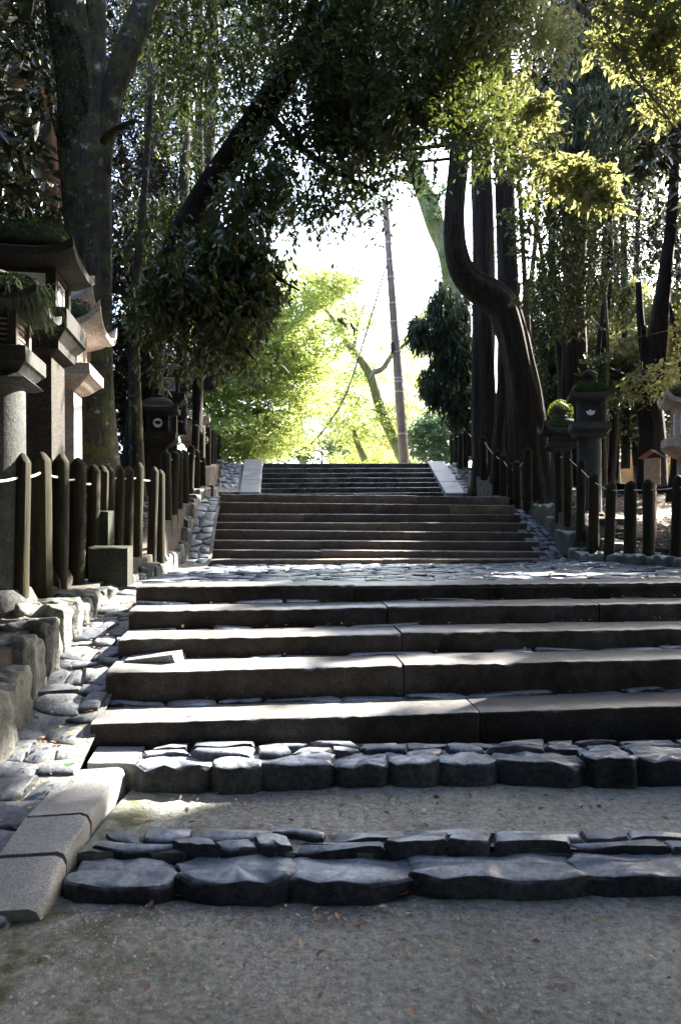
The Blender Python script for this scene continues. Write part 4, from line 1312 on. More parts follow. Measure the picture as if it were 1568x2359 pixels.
# slim trunks behind the leaning tree
for i, (pts, bark, lab) in enumerate((
    ([pt(318, 1150, 12, 20), pt(312, 900, 12, 14), pt(310, 700, 12, 10), pt(322, 560, 12, 9), pt(330, 470, 12, 8), pt(345, 250, 12.5, 7), pt(350, 0, 13, 6), pt(352, -200, 13, 4)], M_bark, 'slim lichen-spotted tree between the big forked tree and the leaning one'),
    ([pt(132, 1100, 16, 34), pt(128, 700, 16, 30), pt(125, 450, 16, 28), pt(120, 200, 16, 26), pt(118, -100, 16, 22)], M_bark_red, 'straight red-barked cedar behind the left lanterns'),
    ([pt(418, 1000, 18, 14), pt(424, 500, 18, 12), pt(427, 200, 18, 11), pt(424, -60, 18, 10)], M_bark_dark, 'leftmost of the three straight thin trunks behind the leaning tree'),
    ([pt(455, 1000, 19, 12), pt(462, 500, 19, 10), pt(458, 200, 19, 9), pt(464, -60, 19, 8)], M_bark_dark, 'middle one of the three straight thin trunks behind the leaning tree'),
    ([pt(486, 900, 20, 17), pt(480, 400, 20, 15), pt(490, 150, 20, 14), pt(496, -60, 20, 13)], M_bark_dark, 'rightmost and thickest of the three straight trunks behind the leaning tree'),
    ([pt(352, 1100, 21, 24), pt(356, 600, 21, 22), pt(352, 100, 21, 20), pt(350, -80, 21, 18)], M_bark_dark, 'dark straight trunk just right of the big forked tree'),
    ([pt(60, 900, 18, 20), pt(50, 400, 18, 18), pt(45, -60, 18, 16)], M_bark_dark, 'dark trunk in the shade at the far left'))):
    x = (0, 0)
    tree('forest_tree', lab, 'tree', pts[0], [('trunk', pts)], bark,
         dict(blobs=[((pts[-1][0], pts[-1][1], pts[-1][2] + .5), (2.6, 2.4, 2.2), 200)], mat=M_leaf_shaded, seed=60 + i, leaf=.14, per=12), ridge=.03 if bark == M_bark_red else .01)

# T6 bent tree at the right of the stairs
Y6 = 17.0
tree('bent_tree', 'tree whose stem swings left in an elbow before rising beside the stairs', 'tree', P(1232, 1160, Y6), [
    ('trunk', [pt(1240, 1190, Y6, 62), pt(1224, 1080, Y6, 46), pt(1212, 960, Y6, 39), pt(1196, 850, Y6, 36), pt(1178, 760, Y6, 36), pt(1155, 700, Y6, 36), pt(1110, 668, Y6, 33), pt(1068, 635, Y6 - .2, 28), pt(1048, 570, Y6 - .4, 24), pt(1046, 480, Y6 - .5, 22), pt(1054, 380, Y6 - .6, 22), pt(1060, 260, Y6 - .7, 20), pt(1062, 120, Y6 - .8, 16), pt(1060, 0, Y6 - .9, 14), pt(1062, -160, Y6 - 1, 10)]),
    ('branch', [pt(1172, 720, Y6, 24), pt(1168, 620, Y6 + .2, 23), pt(1162, 450, Y6 + .3, 22), pt(1160, 250, Y6 + .4, 19), pt(1157, 50, Y6 + .4, 17), pt(1157, -140, Y6 + .4, 14)]),
    ('branch', [pt(1040, 330, Y6 - .5, 6), pt(980, 340, Y6 - .8, 5), pt(900, 345, Y6 - 1, 4), pt(800, 330, Y6 - 1.2, 2)]),
    ('branch', [pt(1040, 365, Y6 - .5, 4), pt(960, 372, Y6 - .8, 3), pt(900, 362, Y6 - 1, 2)]),
    ('branch', [pt(1060, 190, Y6 - .7, 9), pt(1090, 250, Y6 - 1.2, 7), pt(1110, 330, Y6 - 1.7, 5), pt(1130, 380, Y6 - 2.2, 3)])],
    M_bark_cedar,
    dict(blobs=[blob(1120, 60, 170, 160, 14.5, 1.6, 1100), blob(1190, 200, 120, 150, 14.5, 1.3, 600), blob(1000, -80, 300, 120, 15, 2, 700)], mat=M_leaf_bright, seed=14, leaf=.15, per=11, spread=.27, thr=-.4, droop=.5, sub=9, subr=(.35, .15)),
    rough=.12, ridge=.055, sides=40)
# leafy branches lit by the sun
tree('understory_tree', 'slender tree with pale stem carrying sunlit yellow-green sprays right of the bent tree', 'tree', P(1215, 1130, 16), [
    ('trunk', [pt(1232, 1140, 18.6, 8), pt(1222, 900, 18.6, 7), pt(1214, 760, 18.3, 7), pt(1208, 650, 17.5, 6), pt(1200, 500, 16, 5), pt(1185, 330, 14, 5)]),
    ('branch', [pt(1190, 380, 14.2, 5), pt(1230, 350, 13, 4), pt(1300, 372, 12, 3), pt(1400, 440, 11, 2)]),
    ('branch', [pt(1186, 330, 14, 5), pt(1210, 280, 13, 4), pt(1270, 240, 12, 2)])],
    M_bark_pale,
    dict(blobs=[blob(1330, 410, 90, 34, 11.4, .35, 110), blob(1390, 445, 34, 26, 11.0, .25, 34), blob(1235, 265, 48, 32, 12, .35, 45), blob(1205, 400, 60, 60, 12.6, .5, 60)],
         mat=M_leaf_bright, seed=15, leaf=.15, wid=.45, per=13, spread=.22, thr=-2, droop=.35),
    extra_crowns=[dict(blobs=[blob(1250, 480, 130, 110, 13, .9, 420), blob(1180, 330, 100, 100, 13.5, .8, 200), blob(1270, 700, 90, 140, 14, .9, 260), blob(1330, 560, 100, 110, 14, .9, 260)], mat=M_leaf, seed=16, leaf=.14, per=13, droop=.6, thr=-.3)])

for i, (pts, bark, lab) in enumerate((
    ([pt(1130, 1140, 19, 54), pt(1124, 1060, 19, 38), pt(1115, 950, 19, 28), pt(1110, 700, 19, 22), pt(1108, 400, 19, 20), pt(1106, 100, 19, 18), pt(1104, -150, 19, 16)], M_bark_cedar, 'thick straight cedar just left of the bent tree with a flared base'),
    ([pt(1170, 1120, 20, 26), pt(1164, 900, 20, 17), pt(1162, 600, 20, 15), pt(1160, 200, 20, 14), pt(1158, -150, 20, 12)], M_bark_cedar, 'straight cedar squeezed between the bent tree and the flared cedar'),
    ([pt(1322, 1120, 19, 30), pt(1322, 850, 19, 26), pt(1322, 500, 19, 24), pt(1320, 150, 19, 23), pt(1320, -150, 19, 20)], M_bark_cedar, 'straight cedar rising right behind the grey jewel-topped lantern'),
    ([pt(1500, 1120, 17, 34), pt(1500, 1000, 17, 28), pt(1496, 920, 17, 27), pt(1512, 780, 17, 22), pt(1530, 640, 17, 16), pt(1545, 500, 17, 12), pt(1555, 300, 17, 8)], M_bark_dark, 'black forked trunk near the right edge'),
    ([pt(1440, 1080, 24, 10), pt(1438, 800, 24, 8), pt(1436, 600, 24, 7), pt(1430, 300, 24, 6)], M_bark_dark, 'thin dark stem between the cedar and the forked trunk'),
    ([pt(1000, 1060, 34, 10), pt(1010, 800, 34, 8), pt(1015, 650, 34, 6)], M_bark_dark, 'thin stem in the light right of the utility pole'))):
    crown = dict(blobs=[((pts[-1][0], pts[-1][1], pts[-1][2] + .6), (3.0, 2.6, 2.6), 240)], mat=M_leaf, seed=80 + i, leaf=.15, per=12)
    if i >= 4: crown = None
    extra = []
    if i == 3:
        extra = [('branch', [pt(1500, 960, 17, 16), pt(1470, 900, 17, 12), pt(1440, 870, 17, 8), pt(1400, 850, 17, 4)]), ('branch', [pt(1500, 900, 17, 14), pt(1478, 780, 17, 9), pt(1470, 650, 17, 6)])]
    tree('cedar_tree' if bark == M_bark_cedar else 'forest_tree', lab, 'tree', pts[0], [('trunk', pts)] + extra, bark, crown, ridge=.075 if bark == M_bark_cedar else .02, sides=36, rough=.1)

# young cedar with hanging fronds
Yc = 21
tree('young_cedar', 'young cedar with dark drooping fronds at the head of the stairs', 'tree', P(1078, 1040, Yc), [
    ('trunk', [pt(1080, 1050, Yc, 7), pt(1076, 850, Yc, 6), pt(1072, 680, Yc, 4), pt(1068, 560, Yc, 2)]),
    ('branch', [pt(1076, 860, Yc, 3), pt(1030, 840, Yc - .2, 2), pt(985, 850, Yc - .4, 1.5)]), ('branch', [pt(1074, 740, Yc, 3), pt(1020, 730, Yc - .2, 2), pt(960, 745, Yc - .4, 1.5)])],
    M_bark_dark,
    dict(blobs=[blob(1040, 700, 50, 40, Yc, .6, 130), blob(1000, 760, 65, 40, Yc, .7, 200), blob(1050, 800, 50, 60, Yc, .7, 200), blob(1010, 880, 45, 55, Yc, .6, 170), blob(1055, 920, 40, 50, Yc, .6, 150), blob(1020, 690, 30, 25, Yc, .4, 40), blob(970, 750, 30, 20, Yc, .4, 40)],
         mat=M_cedar, seed=17, leaf=.26, wid=.13, per=30, spread=.2, droop=1.1, thr=-2.5))

# bright maples beyond the crest
tree('maple_tree', 'bright yellow-green maple filling the left of the opening above the stairs', 'tree', P(500, 1075, 27), [
    ('trunk', [pt(470, 1080, 27, 12), pt(445, 950, 27, 11), pt(430, 860, 27, 9), pt(480, 780, 27, 7), pt(560, 720, 27, 5), pt(640, 690, 27, 3)]),
    ('branch', [pt(440, 900, 27, 8), pt(500, 960, 26.5, 4), pt(560, 968, 26, 3), pt(620, 930, 26, 2)]),
    ('branch', [pt(440, 930, 27, 9), pt(400, 880, 27, 7), pt(390, 780, 27, 5)])],
    M_bark_dark,
    dict(blobs=[blob(560, 1010, 120, 60, 26, 1.5, 1800), blob(620, 890, 140, 90, 27, 1.6, 2600), blob(700, 790, 110, 100, 27.5, 1.5, 2200), blob(760, 700, 75, 70, 28, 1.2, 1100), blob(560, 780, 140, 120, 28, 1.6, 2400), blob(660, 690, 110, 80, 29, 1.4, 1200), blob(470, 900, 90, 130, 27, 1.5, 1500), blob(600, 1010, 60, 50, 26, 1, 500)],
         mat=M_maple, seed=18, leaf=.11, wid=.8, per=12, spread=.36, droop=.05, flat=.35, thr=-2, sub=26, subr=(.62, .13)))
tree('background_maple', 'pale leaning tree with mottled limbs left of the utility pole', 'tree', P(930, 1075, 33), [
    ('trunk', [pt(945, 1090, 33, 14), pt(900, 1000, 33, 12), pt(872, 930, 33, 11), pt(850, 860, 33, 10), pt(800, 790, 33, 8), pt(770, 740, 33, 5), pt(740, 700, 33, 3)]),
    ('branch', [pt(850, 860, 33, 7), pt(880, 850, 33, 6), pt(905, 815, 33, 5), pt(950, 780, 33, 3)]),
    ('branch', [pt(815, 800, 33, 5), pt(825, 740, 33, 3), pt(840, 700, 33, 2)]),
    ('branch', [pt(840, 1060, 33, 8), pt(822, 1020, 33, 6), pt(815, 990, 33, 4)])],
    M_bark_ivy,
    dict(blobs=[blob(850, 900, 130, 100, 33, 1.5, 1500), blob(930, 760, 110, 90, 34, 1.5, 900), blob(980, 900, 90, 130, 34, 1.5, 1100), blob(760, 930, 90, 90, 35, 1.5, 800), blob(790, 990, 110, 50, 34, 1.5, 400), blob(900, 1010, 100, 40, 34, 1.5, 400), blob(980, 660, 50, 50, 34, 1.5, 150)],
         mat=M_maple, seed=19, leaf=.11, wid=.8, per=9, spread=.4, droop=.05, flat=.4, thr=-1.5, sub=24, subr=(.7, .15)))
tree('ivy_covered_tree', 'ivy-covered pale trunk leaning left behind the bent tree', 'tree', P(1080, 1050, 30), [
    ('trunk', [pt(1085, 1060, 30, 30), pt(1060, 800, 30, 28), pt(1035, 600, 30, 25), pt(1005, 520, 30, 22), pt(975, 440, 30, 19), pt(950, 370, 30, 15), pt(930, 280, 30, 12), pt(905, 150, 30, 9)]),
    ('branch', [pt(958, 420, 30, 8), pt(920, 410, 30, 5), pt(880, 420, 30, 4), pt(850, 460, 30, 3), pt(800, 500, 30, 2)])],
    M_bark_ivy,
    dict(blobs=[blob(1010, 470, 40, 60, 29.5, .8, 130), blob(1010, 540, 30, 60, 29.7, .5, 160), blob(900, 470, 60, 30, 30, .8, 60), blob(700, 480, 120, 35, 24, 1, 160), blob(1000, 640, 20, 40, 29.5, .5, 30), blob(940, 300, 90, 90, 30, 1.5, 260)], mat=M_maple_blue, seed=20, leaf=.16, per=10, spread=.35, thr=-1))
tree('background_maple', 'broad pale autumn maple standing far behind the leaning pole', 'tree', P(700, 1075, 43), [
    ('trunk', [pt(700, 1080, 43, 9), pt(690, 960, 43, 8), pt(720, 860, 43, 6), pt(740, 740, 43, 3)]), ('branch', [pt(700, 940, 43, 6), pt(640, 860, 43, 4), pt(600, 780, 43, 2)]), ('branch', [pt(715, 880, 43, 5), pt(790, 800, 43, 3), pt(860, 740, 43, 2)])],
    M_bark_ivy, dict(blobs=[blob(660, 850, 190, 130, 43, 2, 1900), blob(860, 830, 150, 130, 44, 2, 1300), blob(720, 720, 110, 60, 43, 2, 600), blob(1000, 780, 70, 130, 44, 2, 700), blob(900, 980, 150, 60, 42, 2, 800)],
    mat=M_maple, seed=21, leaf=.16, wid=.8, per=8, spread=.45, droop=.05, flat=.4, thr=-1.2, sub=22, subr=(.9, .2)))
bushes = [(1500, 840, 110, 60, 20, 420, M_leaf_bright, 'sunlit yellow-green spray of leaves low at the far right'), (1420, 690, 70, 60, 22, 260, M_leaf_bright, 'thin sunlit spray above and right of the grey lantern'), (1545, 720, 60, 90, 20, 300, M_leaf, 'green leafy bush at the right edge behind the forked trunk'), (1390, 880, 60, 60, 20, 300, M_leaf, 'green leaves just right of the grey lantern finial'), (1290, 930, 60, 110, 27, 900, M_leaf, 'dark tall bush behind the bent tree, left of the grey lantern'), (1420, 960, 80, 90, 25, 1000, M_leaf, 'dark bush between the grey lantern and the black forked trunk'), (1560, 900, 70, 130, 25, 1000, M_leaf, 'dark bush behind the wooden notice post at the far right'), (1380, 780, 120, 80, 28, 1100, M_leaf, 'tall loose bush above and behind the grey lantern'), (1250, 760, 60, 130, 27, 900, M_leaf, 'tall dark bush just right of the bent tree'), (640, 1020, 90, 50, 38, 700, M_maple_blue, 'blue-green bush low behind the maple'), (740, 1035, 70, 30, 39, 400, M_maple_blue, 'hazy low bush beside the tiled roof'),
          (1010, 1010, 80, 60, 31, 900, M_maple_blue, 'dense dark bush right of the utility pole'), (870, 1060, 120, 16, 36, 300, M_maple, 'yellowish low shrub at the foot of the mottled tree')]
for i, (x, y, rx, ry, Y, n, mt, lab) in enumerate(bushes):
    root = empty('bush', P(x, 1075, Y)); tag(root, lab, 'bush')
    mb = MB(); mb.tube([(0, 0, -.4, .06), (.05, 0, .6, .04), (.0, .05, 1.2, .02)], 7); mb.build('stem', M_bark_dark, root)
    o = foliage('crown', [blob(x, y, rx, ry, Y, 1.5, n)], mt, root, leaf=.14, wid=.6, per=14, spread=.3, seed=200 + i, thr=-1.5)
    o.location = -root.location

# ---- the far forest wall: trees at many depths, each a thing
USED = {}
def uniq(label, rx):
    if 'outside the picture' in label: return label
    if label in USED:
        out = label + (', the wider one' if rx > USED[label] else ', the narrower one')
        return out
    USED[label] = rx
    return label
def sun_clear(X, Y, top):
    for dx in (0, .6, -.6, 1.2, -1.2, 1.8, -1.8, 2.5, -2.5, 3.2, -3.2, 4, -4, 5, -5):
        ok = True
        for c, r in HOLES[:-8]:
            tt = np.linspace(0, 30, 90); q = c[None, :] + tt[:, None] * SUNn
            q = q[(q[:, 2] < top)]
            if len(q) and np.min(np.hypot(q[:, 0] - X - dx, q[:, 1] - Y)) < r * .7 + .2: ok = False; break
        if ok: return X + dx
    return X
def forest_tree(i, X, Y, zb, h, rx, ry, rz, n, mat, label, group, leaf=.2, bark=None, zc=None, thr=-.8, per=13, wid=.42, droop=.4):
    rr = random.Random(900 + i)
    top = zb + h
    c = (X + rr.uniform(-.3, .3), Y, zc if zc else top - rz)
    label = uniq(label, rx)
    xt = sun_clear(X, Y, zb + h * .9)
    pxx = 784 + F * X / Y if Y > 3 else 0
    if 540 < pxx < 1060 and Y > 24:
        xt = ((1125 if pxx > 800 else 350) - 784) / F * Y
        pts = [(xt, Y, zb - .4, .24), (xt, Y, zb + h * .55, .17), (xt * .7 + X * .3, Y, zb + h * .75, .12), (X, Y, zb + h * .93, .05)]
    else: pts = [(xt, Y, zb - .4, .17), (xt + rr.uniform(-.35, .35), Y, zb + h * .25, .14), (xt + rr.uniform(-.5, .5), Y, zb + h * .5, .11), (xt + rr.uniform(-.6, .6), Y, zb + h * .9, .04)]
    tree('forest_tree', label, 'tree', pts[0], [('trunk', pts)], bark or M_bark_dark, dict(blobs=[(c, (rx, ry, rz), n)], mat=mat, seed=300 + i, leaf=leaf, wid=wid, per=per, spread=leaf * 2.2, thr=thr, droop=droop), group=group, sides=12)
def where(px, cy, Y):
    a = ('at the far left edge', 'behind the left lanterns', 'behind the big forked tree', 'between the forked and the leaning tree', 'behind the leaning trunk', 'above the maple', 'above the opening in the trees', 'above the utility pole', 'behind the bent tree', 'behind the grey jewel-topped lantern', 'left of the black forked trunk', 'behind the black forked trunk', 'at the far right edge')[int(np.searchsorted([0, 110, 240, 350, 480, 620, 800, 1050, 1240, 1360, 1460, 1550], px))]
    h_ = 'low crown' if cy > 800 else 'crown midway up' if cy > 450 else 'crown fairly high' if cy > 180 else 'crown at the top'
    d_ = 'near row' if Y < 20 else 'second row' if Y < 27 else 'far row'
    return '%s, %s, %s' % (a, h_, d_)
k = 0
# left side, behind the lanterns: a dark wall
for (px, Y, cy, rx, ry, n, mat) in ((40, 17, 250, 150, 300, 900, M_leaf_shaded), (60, 15, 620, 140, 220, 800, M_leaf_shaded), (300, 19, 250, 110, 300, 650, M_leaf_shaded), (330, 17, 620, 110, 200, 900, M_leaf_shaded), (290, 18, 900, 120, 160, 900, M_leaf_shaded),
                                   (60, 20, 950, 200, 160, 700, M_leaf_shaded), (380, 22, 860, 90, 150, 600, M_leaf_shaded), (400, 20, 420, 90, 200, 420, M_leaf_shaded), (-120, 16, 500, 200, 500, 900, M_leaf_shaded), (180, 24, 500, 250, 500, 1500, M_leaf_shaded), (100, 22, 100, 250, 250, 600, M_leaf_shaded), (440, 30, 60, 170, 170, 1100, M_leaf_shaded), (680, 27, 60, 200, 170, 1100, M_leaf_shaded), (920, 29, 120, 150, 170, 1000, M_leaf_shaded), (560, 32, 330, 90, 120, 450, M_leaf_shaded), (200, 32, 450, 260, 450, 2200, M_leaf_shaded), (60, 26, 150, 160, 260, 1200, M_leaf_shaded)):
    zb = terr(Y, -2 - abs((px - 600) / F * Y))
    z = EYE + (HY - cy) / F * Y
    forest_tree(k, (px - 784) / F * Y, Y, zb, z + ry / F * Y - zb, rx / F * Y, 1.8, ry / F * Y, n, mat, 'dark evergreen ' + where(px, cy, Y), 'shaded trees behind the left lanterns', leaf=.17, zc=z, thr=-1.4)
    k += 1
# right side: mixed dark and sunlit crowns
for (px, Y, cy, rx, ry, n, mat) in ((1300, 24, 200, 140, 250, 900, M_cedar), (1250, 26, 600, 120, 250, 700, M_leaf), (1400, 22, 520, 130, 180, 800, M_cedar), (1500, 20, 300, 120, 220, 800, M_leaf), (1420, 27, 760, 160, 120, 600, M_leaf_bright),
                                   (1540, 19, 760, 90, 120, 380, M_leaf_bright), (1480, 24, 920, 150, 110, 700, M_leaf), (1300, 27, 900, 120, 120, 600, M_leaf), (1560, 18, 560, 70, 120, 250, M_leaf_bright), (1420, 18, 150, 130, 160, 500, M_cedar),
                                   (1620, 24, 950, 120, 160, 600, M_leaf), (1380, 36, 500, 300, 420, 1500, M_leaf_bright), (1250, 33, 150, 200, 250, 700, M_leaf), (1420, 21, 640, 120, 60, 240, M_cedar), (1540, 16, 870, 110, 45, 160, M_leaf_bright), (1350, 40, 900, 330, 220, 1800, M_leaf), (1500, 30, 250, 200, 320, 1300, M_leaf), (1290, 36, 500, 130, 480, 2600, M_leaf_shaded), (1420, 34, 450, 130, 480, 2600, M_leaf_shaded), (1540, 36, 500, 120, 450, 2300, M_leaf_shaded)):
    zb = terr(Y, 6 + abs((px - 1200) / F * Y))
    z = EYE + (HY - cy) / F * Y
    cd = mat == M_cedar
    forest_tree(k, (px - 784) / F * Y, Y, zb, z + ry / F * Y - zb, rx / F * Y, 1.8, ry / F * Y, n, mat, ('dark cedar ' if cd else 'evergreen ') + where(px, cy, Y) if mat != M_leaf_bright else 'sunlit tree ' + where(px, cy, Y), 'dark forest trees on the right' if mat != M_leaf_bright else 'sunlit forest trees on the right', leaf=.17 if not cd else .26, wid=.42 if not cd else .14, per=13 if not cd else 24, zc=z, thr=-.6, bark=M_bark_cedar if cd else None, droop=.4 if not cd else .9)
    k += 1
# near branch hanging in at the upper right corner
tree('overhanging_tree', 'tree beyond the right edge with bare twigs and bright leaves in the upper right corner', 'tree', (9.2, 11.0, .9), [
    ('trunk', [(9.2, 11, .6, .3), (9.0, 11, 4, .25), (8.6, 10.8, 8, .2), (8, 10.5, 11, .12)]),
    ('branch', [pt(1830, -40, 10.5, 14), pt(1700, 30, 10, 9)] + bare(1640, 60, 9.8, 1310, -10, 9.2, 6, 3, 4, 10)[1:]),
    ('branch', bare(1320, 0, 9.4, 1568, 180, 9.6, 4.5, 3, 5, 8)),
    ('branch', bare(1400, 90, 9.4, 1600, 340, 9.6, 3.5, 1.5, 6, 12)),
    ('branch', bare(1430, 140, 9.4, 1560, 260, 9.2, 2.5, 1, 7, 14)),
    ('twig', bare(1450, 200, 9.4, 1610, 300, 9.2, 2.2, 1, 8, 14)), ('twig', bare(1480, 180, 9.4, 1560, 380, 9.2, 2.2, 1, 9, 14)), ('twig', bare(1500, 120, 9.4, 1620, 220, 9.2, 2, 1, 10, 12))],
    M_bark_pale,
    dict(blobs=[blob(1470, 60, 110, 80, 9.4, .6, 170), blob(1540, 120, 60, 60, 9.4, .5, 60), blob(1560, 20, 90, 60, 9.6, .6, 80), blob(1650, -150, 300, 150, 9.6, 1.6, 350), blob(1530, 215, 70, 50, 9.8, .5, 40)], mat=M_leaf_bright, seed=25, leaf=.12, wid=.5, per=12, spread=.22, thr=-2.5))
tree('bare_limbed_tree', 'dead-limbed stem with curling bare branches between the right lanterns', 'tree', P(1395, 1100, 15.5), [
    ('trunk', [pt(1395, 1120, 15.5, 4), pt(1392, 980, 15.5, 3.4), pt(1400, 820, 15.5, 3), pt(1392, 640, 15.5, 2.4), pt(1400, 520, 15.5, 1.5)]),
    ('branch', bare(1392, 760, 15.4, 1270, 640, 15, 2.2, 1, 31, 9)), ('branch', bare(1396, 820, 15.4, 1480, 760, 15, 2.2, 1, 32, 9)), ('branch', bare(1250, 640, 14.6, 1345, 780, 14.2, 2, 1.2, 33, 10)), ('branch', bare(1360, 630, 14.6, 1330, 700, 14.2, 2, 1.2, 34, 8)), ('branch', bare(1330, 480, 14.6, 1240, 520, 14.2, 2, 1.2, 35, 10))],
    M_bark_pale)

# ---- crowns overhead, beside and behind the camera: the shade the path lies in
shade = [(9.3, 10, 7.9, 1, 1, 1, 260), (8.3, 14, 11.3, 2.4, 2.4, 2.6, 1500), (0, -1.5, 10, 7, 3.6, 2.5, 2600), (-6.5, 3, 10.5, 4.2, 4.5, 2.5, 1800), (7.5, 1, 10, 3.5, 4, 2.5, 1400), (-8, 7, 8, 2.6, 4, 5, 1500), (14, 16, 9, 5, 4.5, 3.6, 1500), (20, 12, 10, 5, 5, 4, 1400), (22, 20, 12, 6, 6, 5, 1700), (15, 23, 12, 4.5, 4, 4, 1200), (9.5, 14, 13, 4, 4, 3, 1100), (12, 8, 11, 5, 5, 4, 1400), (5, 8, 13, 4.5, 4.5, 3, 1200), (17, 4, 10, 5, 5, 4.5, 1300),  # leading pair of unseen crowns is added only to block stray sun
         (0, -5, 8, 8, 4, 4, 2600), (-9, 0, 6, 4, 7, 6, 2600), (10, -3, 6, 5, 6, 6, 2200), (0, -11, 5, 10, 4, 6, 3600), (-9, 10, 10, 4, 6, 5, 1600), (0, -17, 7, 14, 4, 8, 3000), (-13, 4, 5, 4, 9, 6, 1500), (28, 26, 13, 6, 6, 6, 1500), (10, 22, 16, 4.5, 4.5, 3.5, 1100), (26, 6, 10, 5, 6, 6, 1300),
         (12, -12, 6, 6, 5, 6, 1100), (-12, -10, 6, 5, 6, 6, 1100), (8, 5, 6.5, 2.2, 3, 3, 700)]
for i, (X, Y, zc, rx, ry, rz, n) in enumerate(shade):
    forest_tree(500 + i, X, Y, .3 if Y < 9 else 1.5, zc + rz - 1, rx, ry, rz, n, M_leaf_shaded, 'tall evergreen outside the picture placed so its crown shades the path', 'tall evergreens around the path', leaf=.34, zc=zc, thr=-2.2, per=14)

# ------------------------------------------------------------------ undergrowth
rng = np.random.default_rng(44)
def scatter(name, pos, mat, leaf, rng, kind=None, flat=.25, parent=None, wid=.5):
    n = len(pos)
    d = rng.normal(0, 1, (n, 3)); d[:, 2] *= flat; d /= np.linalg.norm(d, axis=1)[:, None]
    ups = rng.normal(0, .3, (n, 3)); ups[:, 2] += 1
    ln = leaf * rng.uniform(.5, 1.3, n)
    v_, t_ = leaves_from(pos, d, ln, ln * wid * rng.uniform(.8, 1.2, n), rng, fold=.18, ups=ups)
    return npmesh(name, v_, t_, mat, parent)
pos = []
for _ in range(16000):
    w = 5.9 + rng.random() ** 1.3 * 12; s = rng.uniform(8.5, 27)
    p = SW(s, w, terr(s, w) + .012 + rng.random() * .02); pos.append(tuple(p))
for _ in range(9000):
    w = -1.75 - rng.random() ** 1.5 * 6; s = rng.uniform(2.5, 19)
    p = SW(s, w, terr(s, w) + .012 + rng.random() * .02); pos.append(tuple(p))
o = scatter('leaf_litter', np.array(pos), M_litter, .075, rng); tag(o, 'dry fallen leaves covering the soil on both sides of the stairs', 'leaf litter', kind='stuff')
pos = []
for _ in range(850):
    q = rng.random()
    if q < .3: s, w = rng.uniform(2, 6), rng.uniform(-1.3, -.95); z = interp(s, ZL_GUT) + .03
    elif q < .55:
        st = low[rng.integers(0, 5)]; s = st[0] + rng.uniform(.28, .38); w = rng.uniform(-.9, 4.5); z = st[3] + .02
    elif q < .62:
        s = rng.uniform(6, 11); w = rng.uniform(-1, 4.8); z = land_z(s, w) + .03
    elif q < .85:
        p = Vector((rng.uniform(-.95, 2.2), rng.uniform(2.98, 3.42), .115)); pos.append(tuple(p)); continue
    else:
        p = Vector((rng.uniform(-1.0, 1.4), 2.6 - abs(rng.normal(0, .32)), .012)); pos.append(tuple(p)); continue
    pos.append(tuple(SW(s, w, z)))
o = scatter('leaf_scraps', np.array(pos), M_dead, .034, rng); tag(o, 'tiny dry leaf scraps scattered over the steps and the dirt path', 'leaf litter', kind='stuff')

# loose grit on the packed dirt
n = 5200
gy = np.concatenate([rng.uniform(1.7, 2.62, n), rng.uniform(3.0, 3.44, n // 4)])
gx = np.concatenate([rng.uniform(-1, 1, n) * 1.0, rng.uniform(-.9, 1.9, n // 4)])
gz = np.where(gy < 2.7, 0.0, .105) + np.array([und(a_, c_) for a_, c_ in zip(gx, gy)])
m_ = len(gx); sz_ = rng.gamma(2.2, .0011, m_) + .001
ang = rng.uniform(0, 6.28, m_)
vv = []
for k_ in range(4):
    a_ = ang + k_ * PI / 2 + rng.uniform(-.4, .4, m_)
    vv.append(np.column_stack([gx + np.cos(a_) * sz_ * rng.uniform(.7, 1.3, m_), gy + np.sin(a_) * sz_ * rng.uniform(.7, 1.3, m_), gz]))
vv.append(np.column_stack([gx + rng.normal(0, .0008, m_), gy, gz + sz_ * rng.uniform(.5, 1.1, m_)]))
vv = np.stack(vv, 1).reshape(-1, 3); b0_ = np.arange(m_)[:, None] * 5
tt_ = np.concatenate([b0_ + np.array([[k_, (k_ + 1) % 4, 4]]) for k_ in range(4)], 1).reshape(-1, 3)
o = npmesh('grit', vv, tt_, M_grit); tag(o, 'small grit and pebbles loose on the packed dirt', 'gravel', kind='stuff')

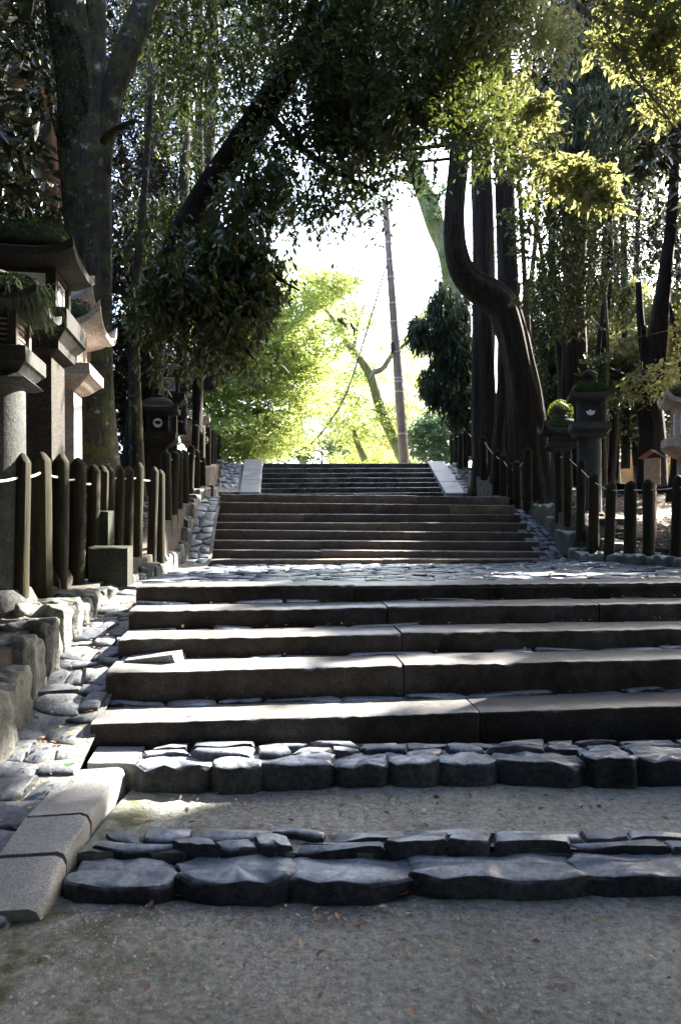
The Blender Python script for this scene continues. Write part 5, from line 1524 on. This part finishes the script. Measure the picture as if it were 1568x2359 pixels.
def fallen(label, px, py, z, size, mat, rz, wid=.45, curl=.3):
    Y = (EYE - z) * F / (py - HY)
    X = (px - 784) / F * Y
    n = 7
    L_, v_, f_ = size, [], []
    for i in range(n):
        t = i / (n - 1)
        wv = math.sin(PI * min(max(t, .02), .98)) ** .8 * size * wid / 2
        zc = curl * size * (t - .5) ** 2 + .004
        for sgn in (-1, 0, 1):
            v_.append(((t - .5) * L_, sgn * wv, zc + abs(sgn) * wv * .35))
    for i in range(n - 1):
        for j in range(2):
            a = i * 3 + j
            f_.append((a, a + 3, a + 4, a + 1))
    mb = MB(); mb.add(v_, f_)
    o = mb.build('fallen_leaf', mat, smooth=True)
    o.location = (X, Y, z + .004); o.rotation_euler = (0, 0, rz)
    tag(o, label, 'leaf')
for lab, px, py, z, sz, mt, rz, wd in (
    ('curled dark brown leaf lying alone on the lower left dirt', 305, 2247, .005, .05, M_dead, .1, .35),
    ('red leaf lying against the foot of the lowest stone edging', 922, 2062, .01, .07, M_redleaf, .3, .8),
    ('brown twig-like leaf near the lower right corner of the dirt', 1290, 2268, .005, .06, M_dead, .05, .2),
    ('pale dry leaf on the dirt below the middle of the lowest edging', 764, 2070, .005, .03, M_dead, .6, .5),
    ('long straw-coloured leaf at the foot of the left edging stones', 430, 2068, .006, .09, M_litter, .2, .2),
    ('orange leaf in the left gutter beside the second granite step', 225, 1612, .40, .05, M_redleaf, .1, .45),
    ('small orange leaf in the sunlit part of the left gutter', 163, 1692, .33, .035, M_orangeleaf, .3, .6),
    ('orange leaf in the gutter beside the third granite step', 278, 1503, .60, .03, M_orangeleaf, .2, .8),
    ('green ginkgo-like leaf in the left gutter beside the lowest granite step', 160, 1768, .29, .06, M_greenleaf, 1.5, .9),
    ('brown leaf lying on the sunlit edge of the lowest granite step', 445, 1645, .372, .05, M_dead, 0, .3),
    ('dark bent leaf on the upper dirt strip, left of centre', 325, 1892, .11, .07, M_dead, .2, .4),
    ('thin brown leaf on the upper dirt strip under the second edging', 468, 1895, .11, .05, M_dead, 0, .25),
    ('reddish leaf on the upper dirt strip near the centre', 570, 1903, .11, .05, M_dead, .15, .25),
    ('orange-brown leaf on the upper dirt strip right of centre', 1190, 1880, .11, .05, M_dead, .1, .5),
    ('dark narrow leaf at the right of the upper dirt strip', 1470, 1880, .11, .07, M_dead, .05, .2),
    ('dark stick-like leaf on the dirt in the lower left', 345, 2215, .005, .05, M_dead, .3, .25)):
    fallen(lab, px, py, z, sz, mt, rz, wd)
# a flat broken slab lying on the third tread
o = empty('broken_slab', P(365, 1523, 4.42)); tag(o, 'thin broken stone slab lying at the left end of the second tread', 'stone slab')
mb = MB(); mb.add([(-.2, -.04, .0), (.12, -.05, .0), (.16, .1, .0), (-.2, .1, .0), (-.2, -.04, .012), (.10, -.05, .05), (.13, .1, .055), (-.2, .1, .02)], [(3, 2, 1, 0), (4, 5, 6, 7), (0, 1, 5, 4), (1, 2, 6, 5), (2, 3, 7, 6), (3, 0, 4, 7)])
mb.build('slab', M_slab, o)
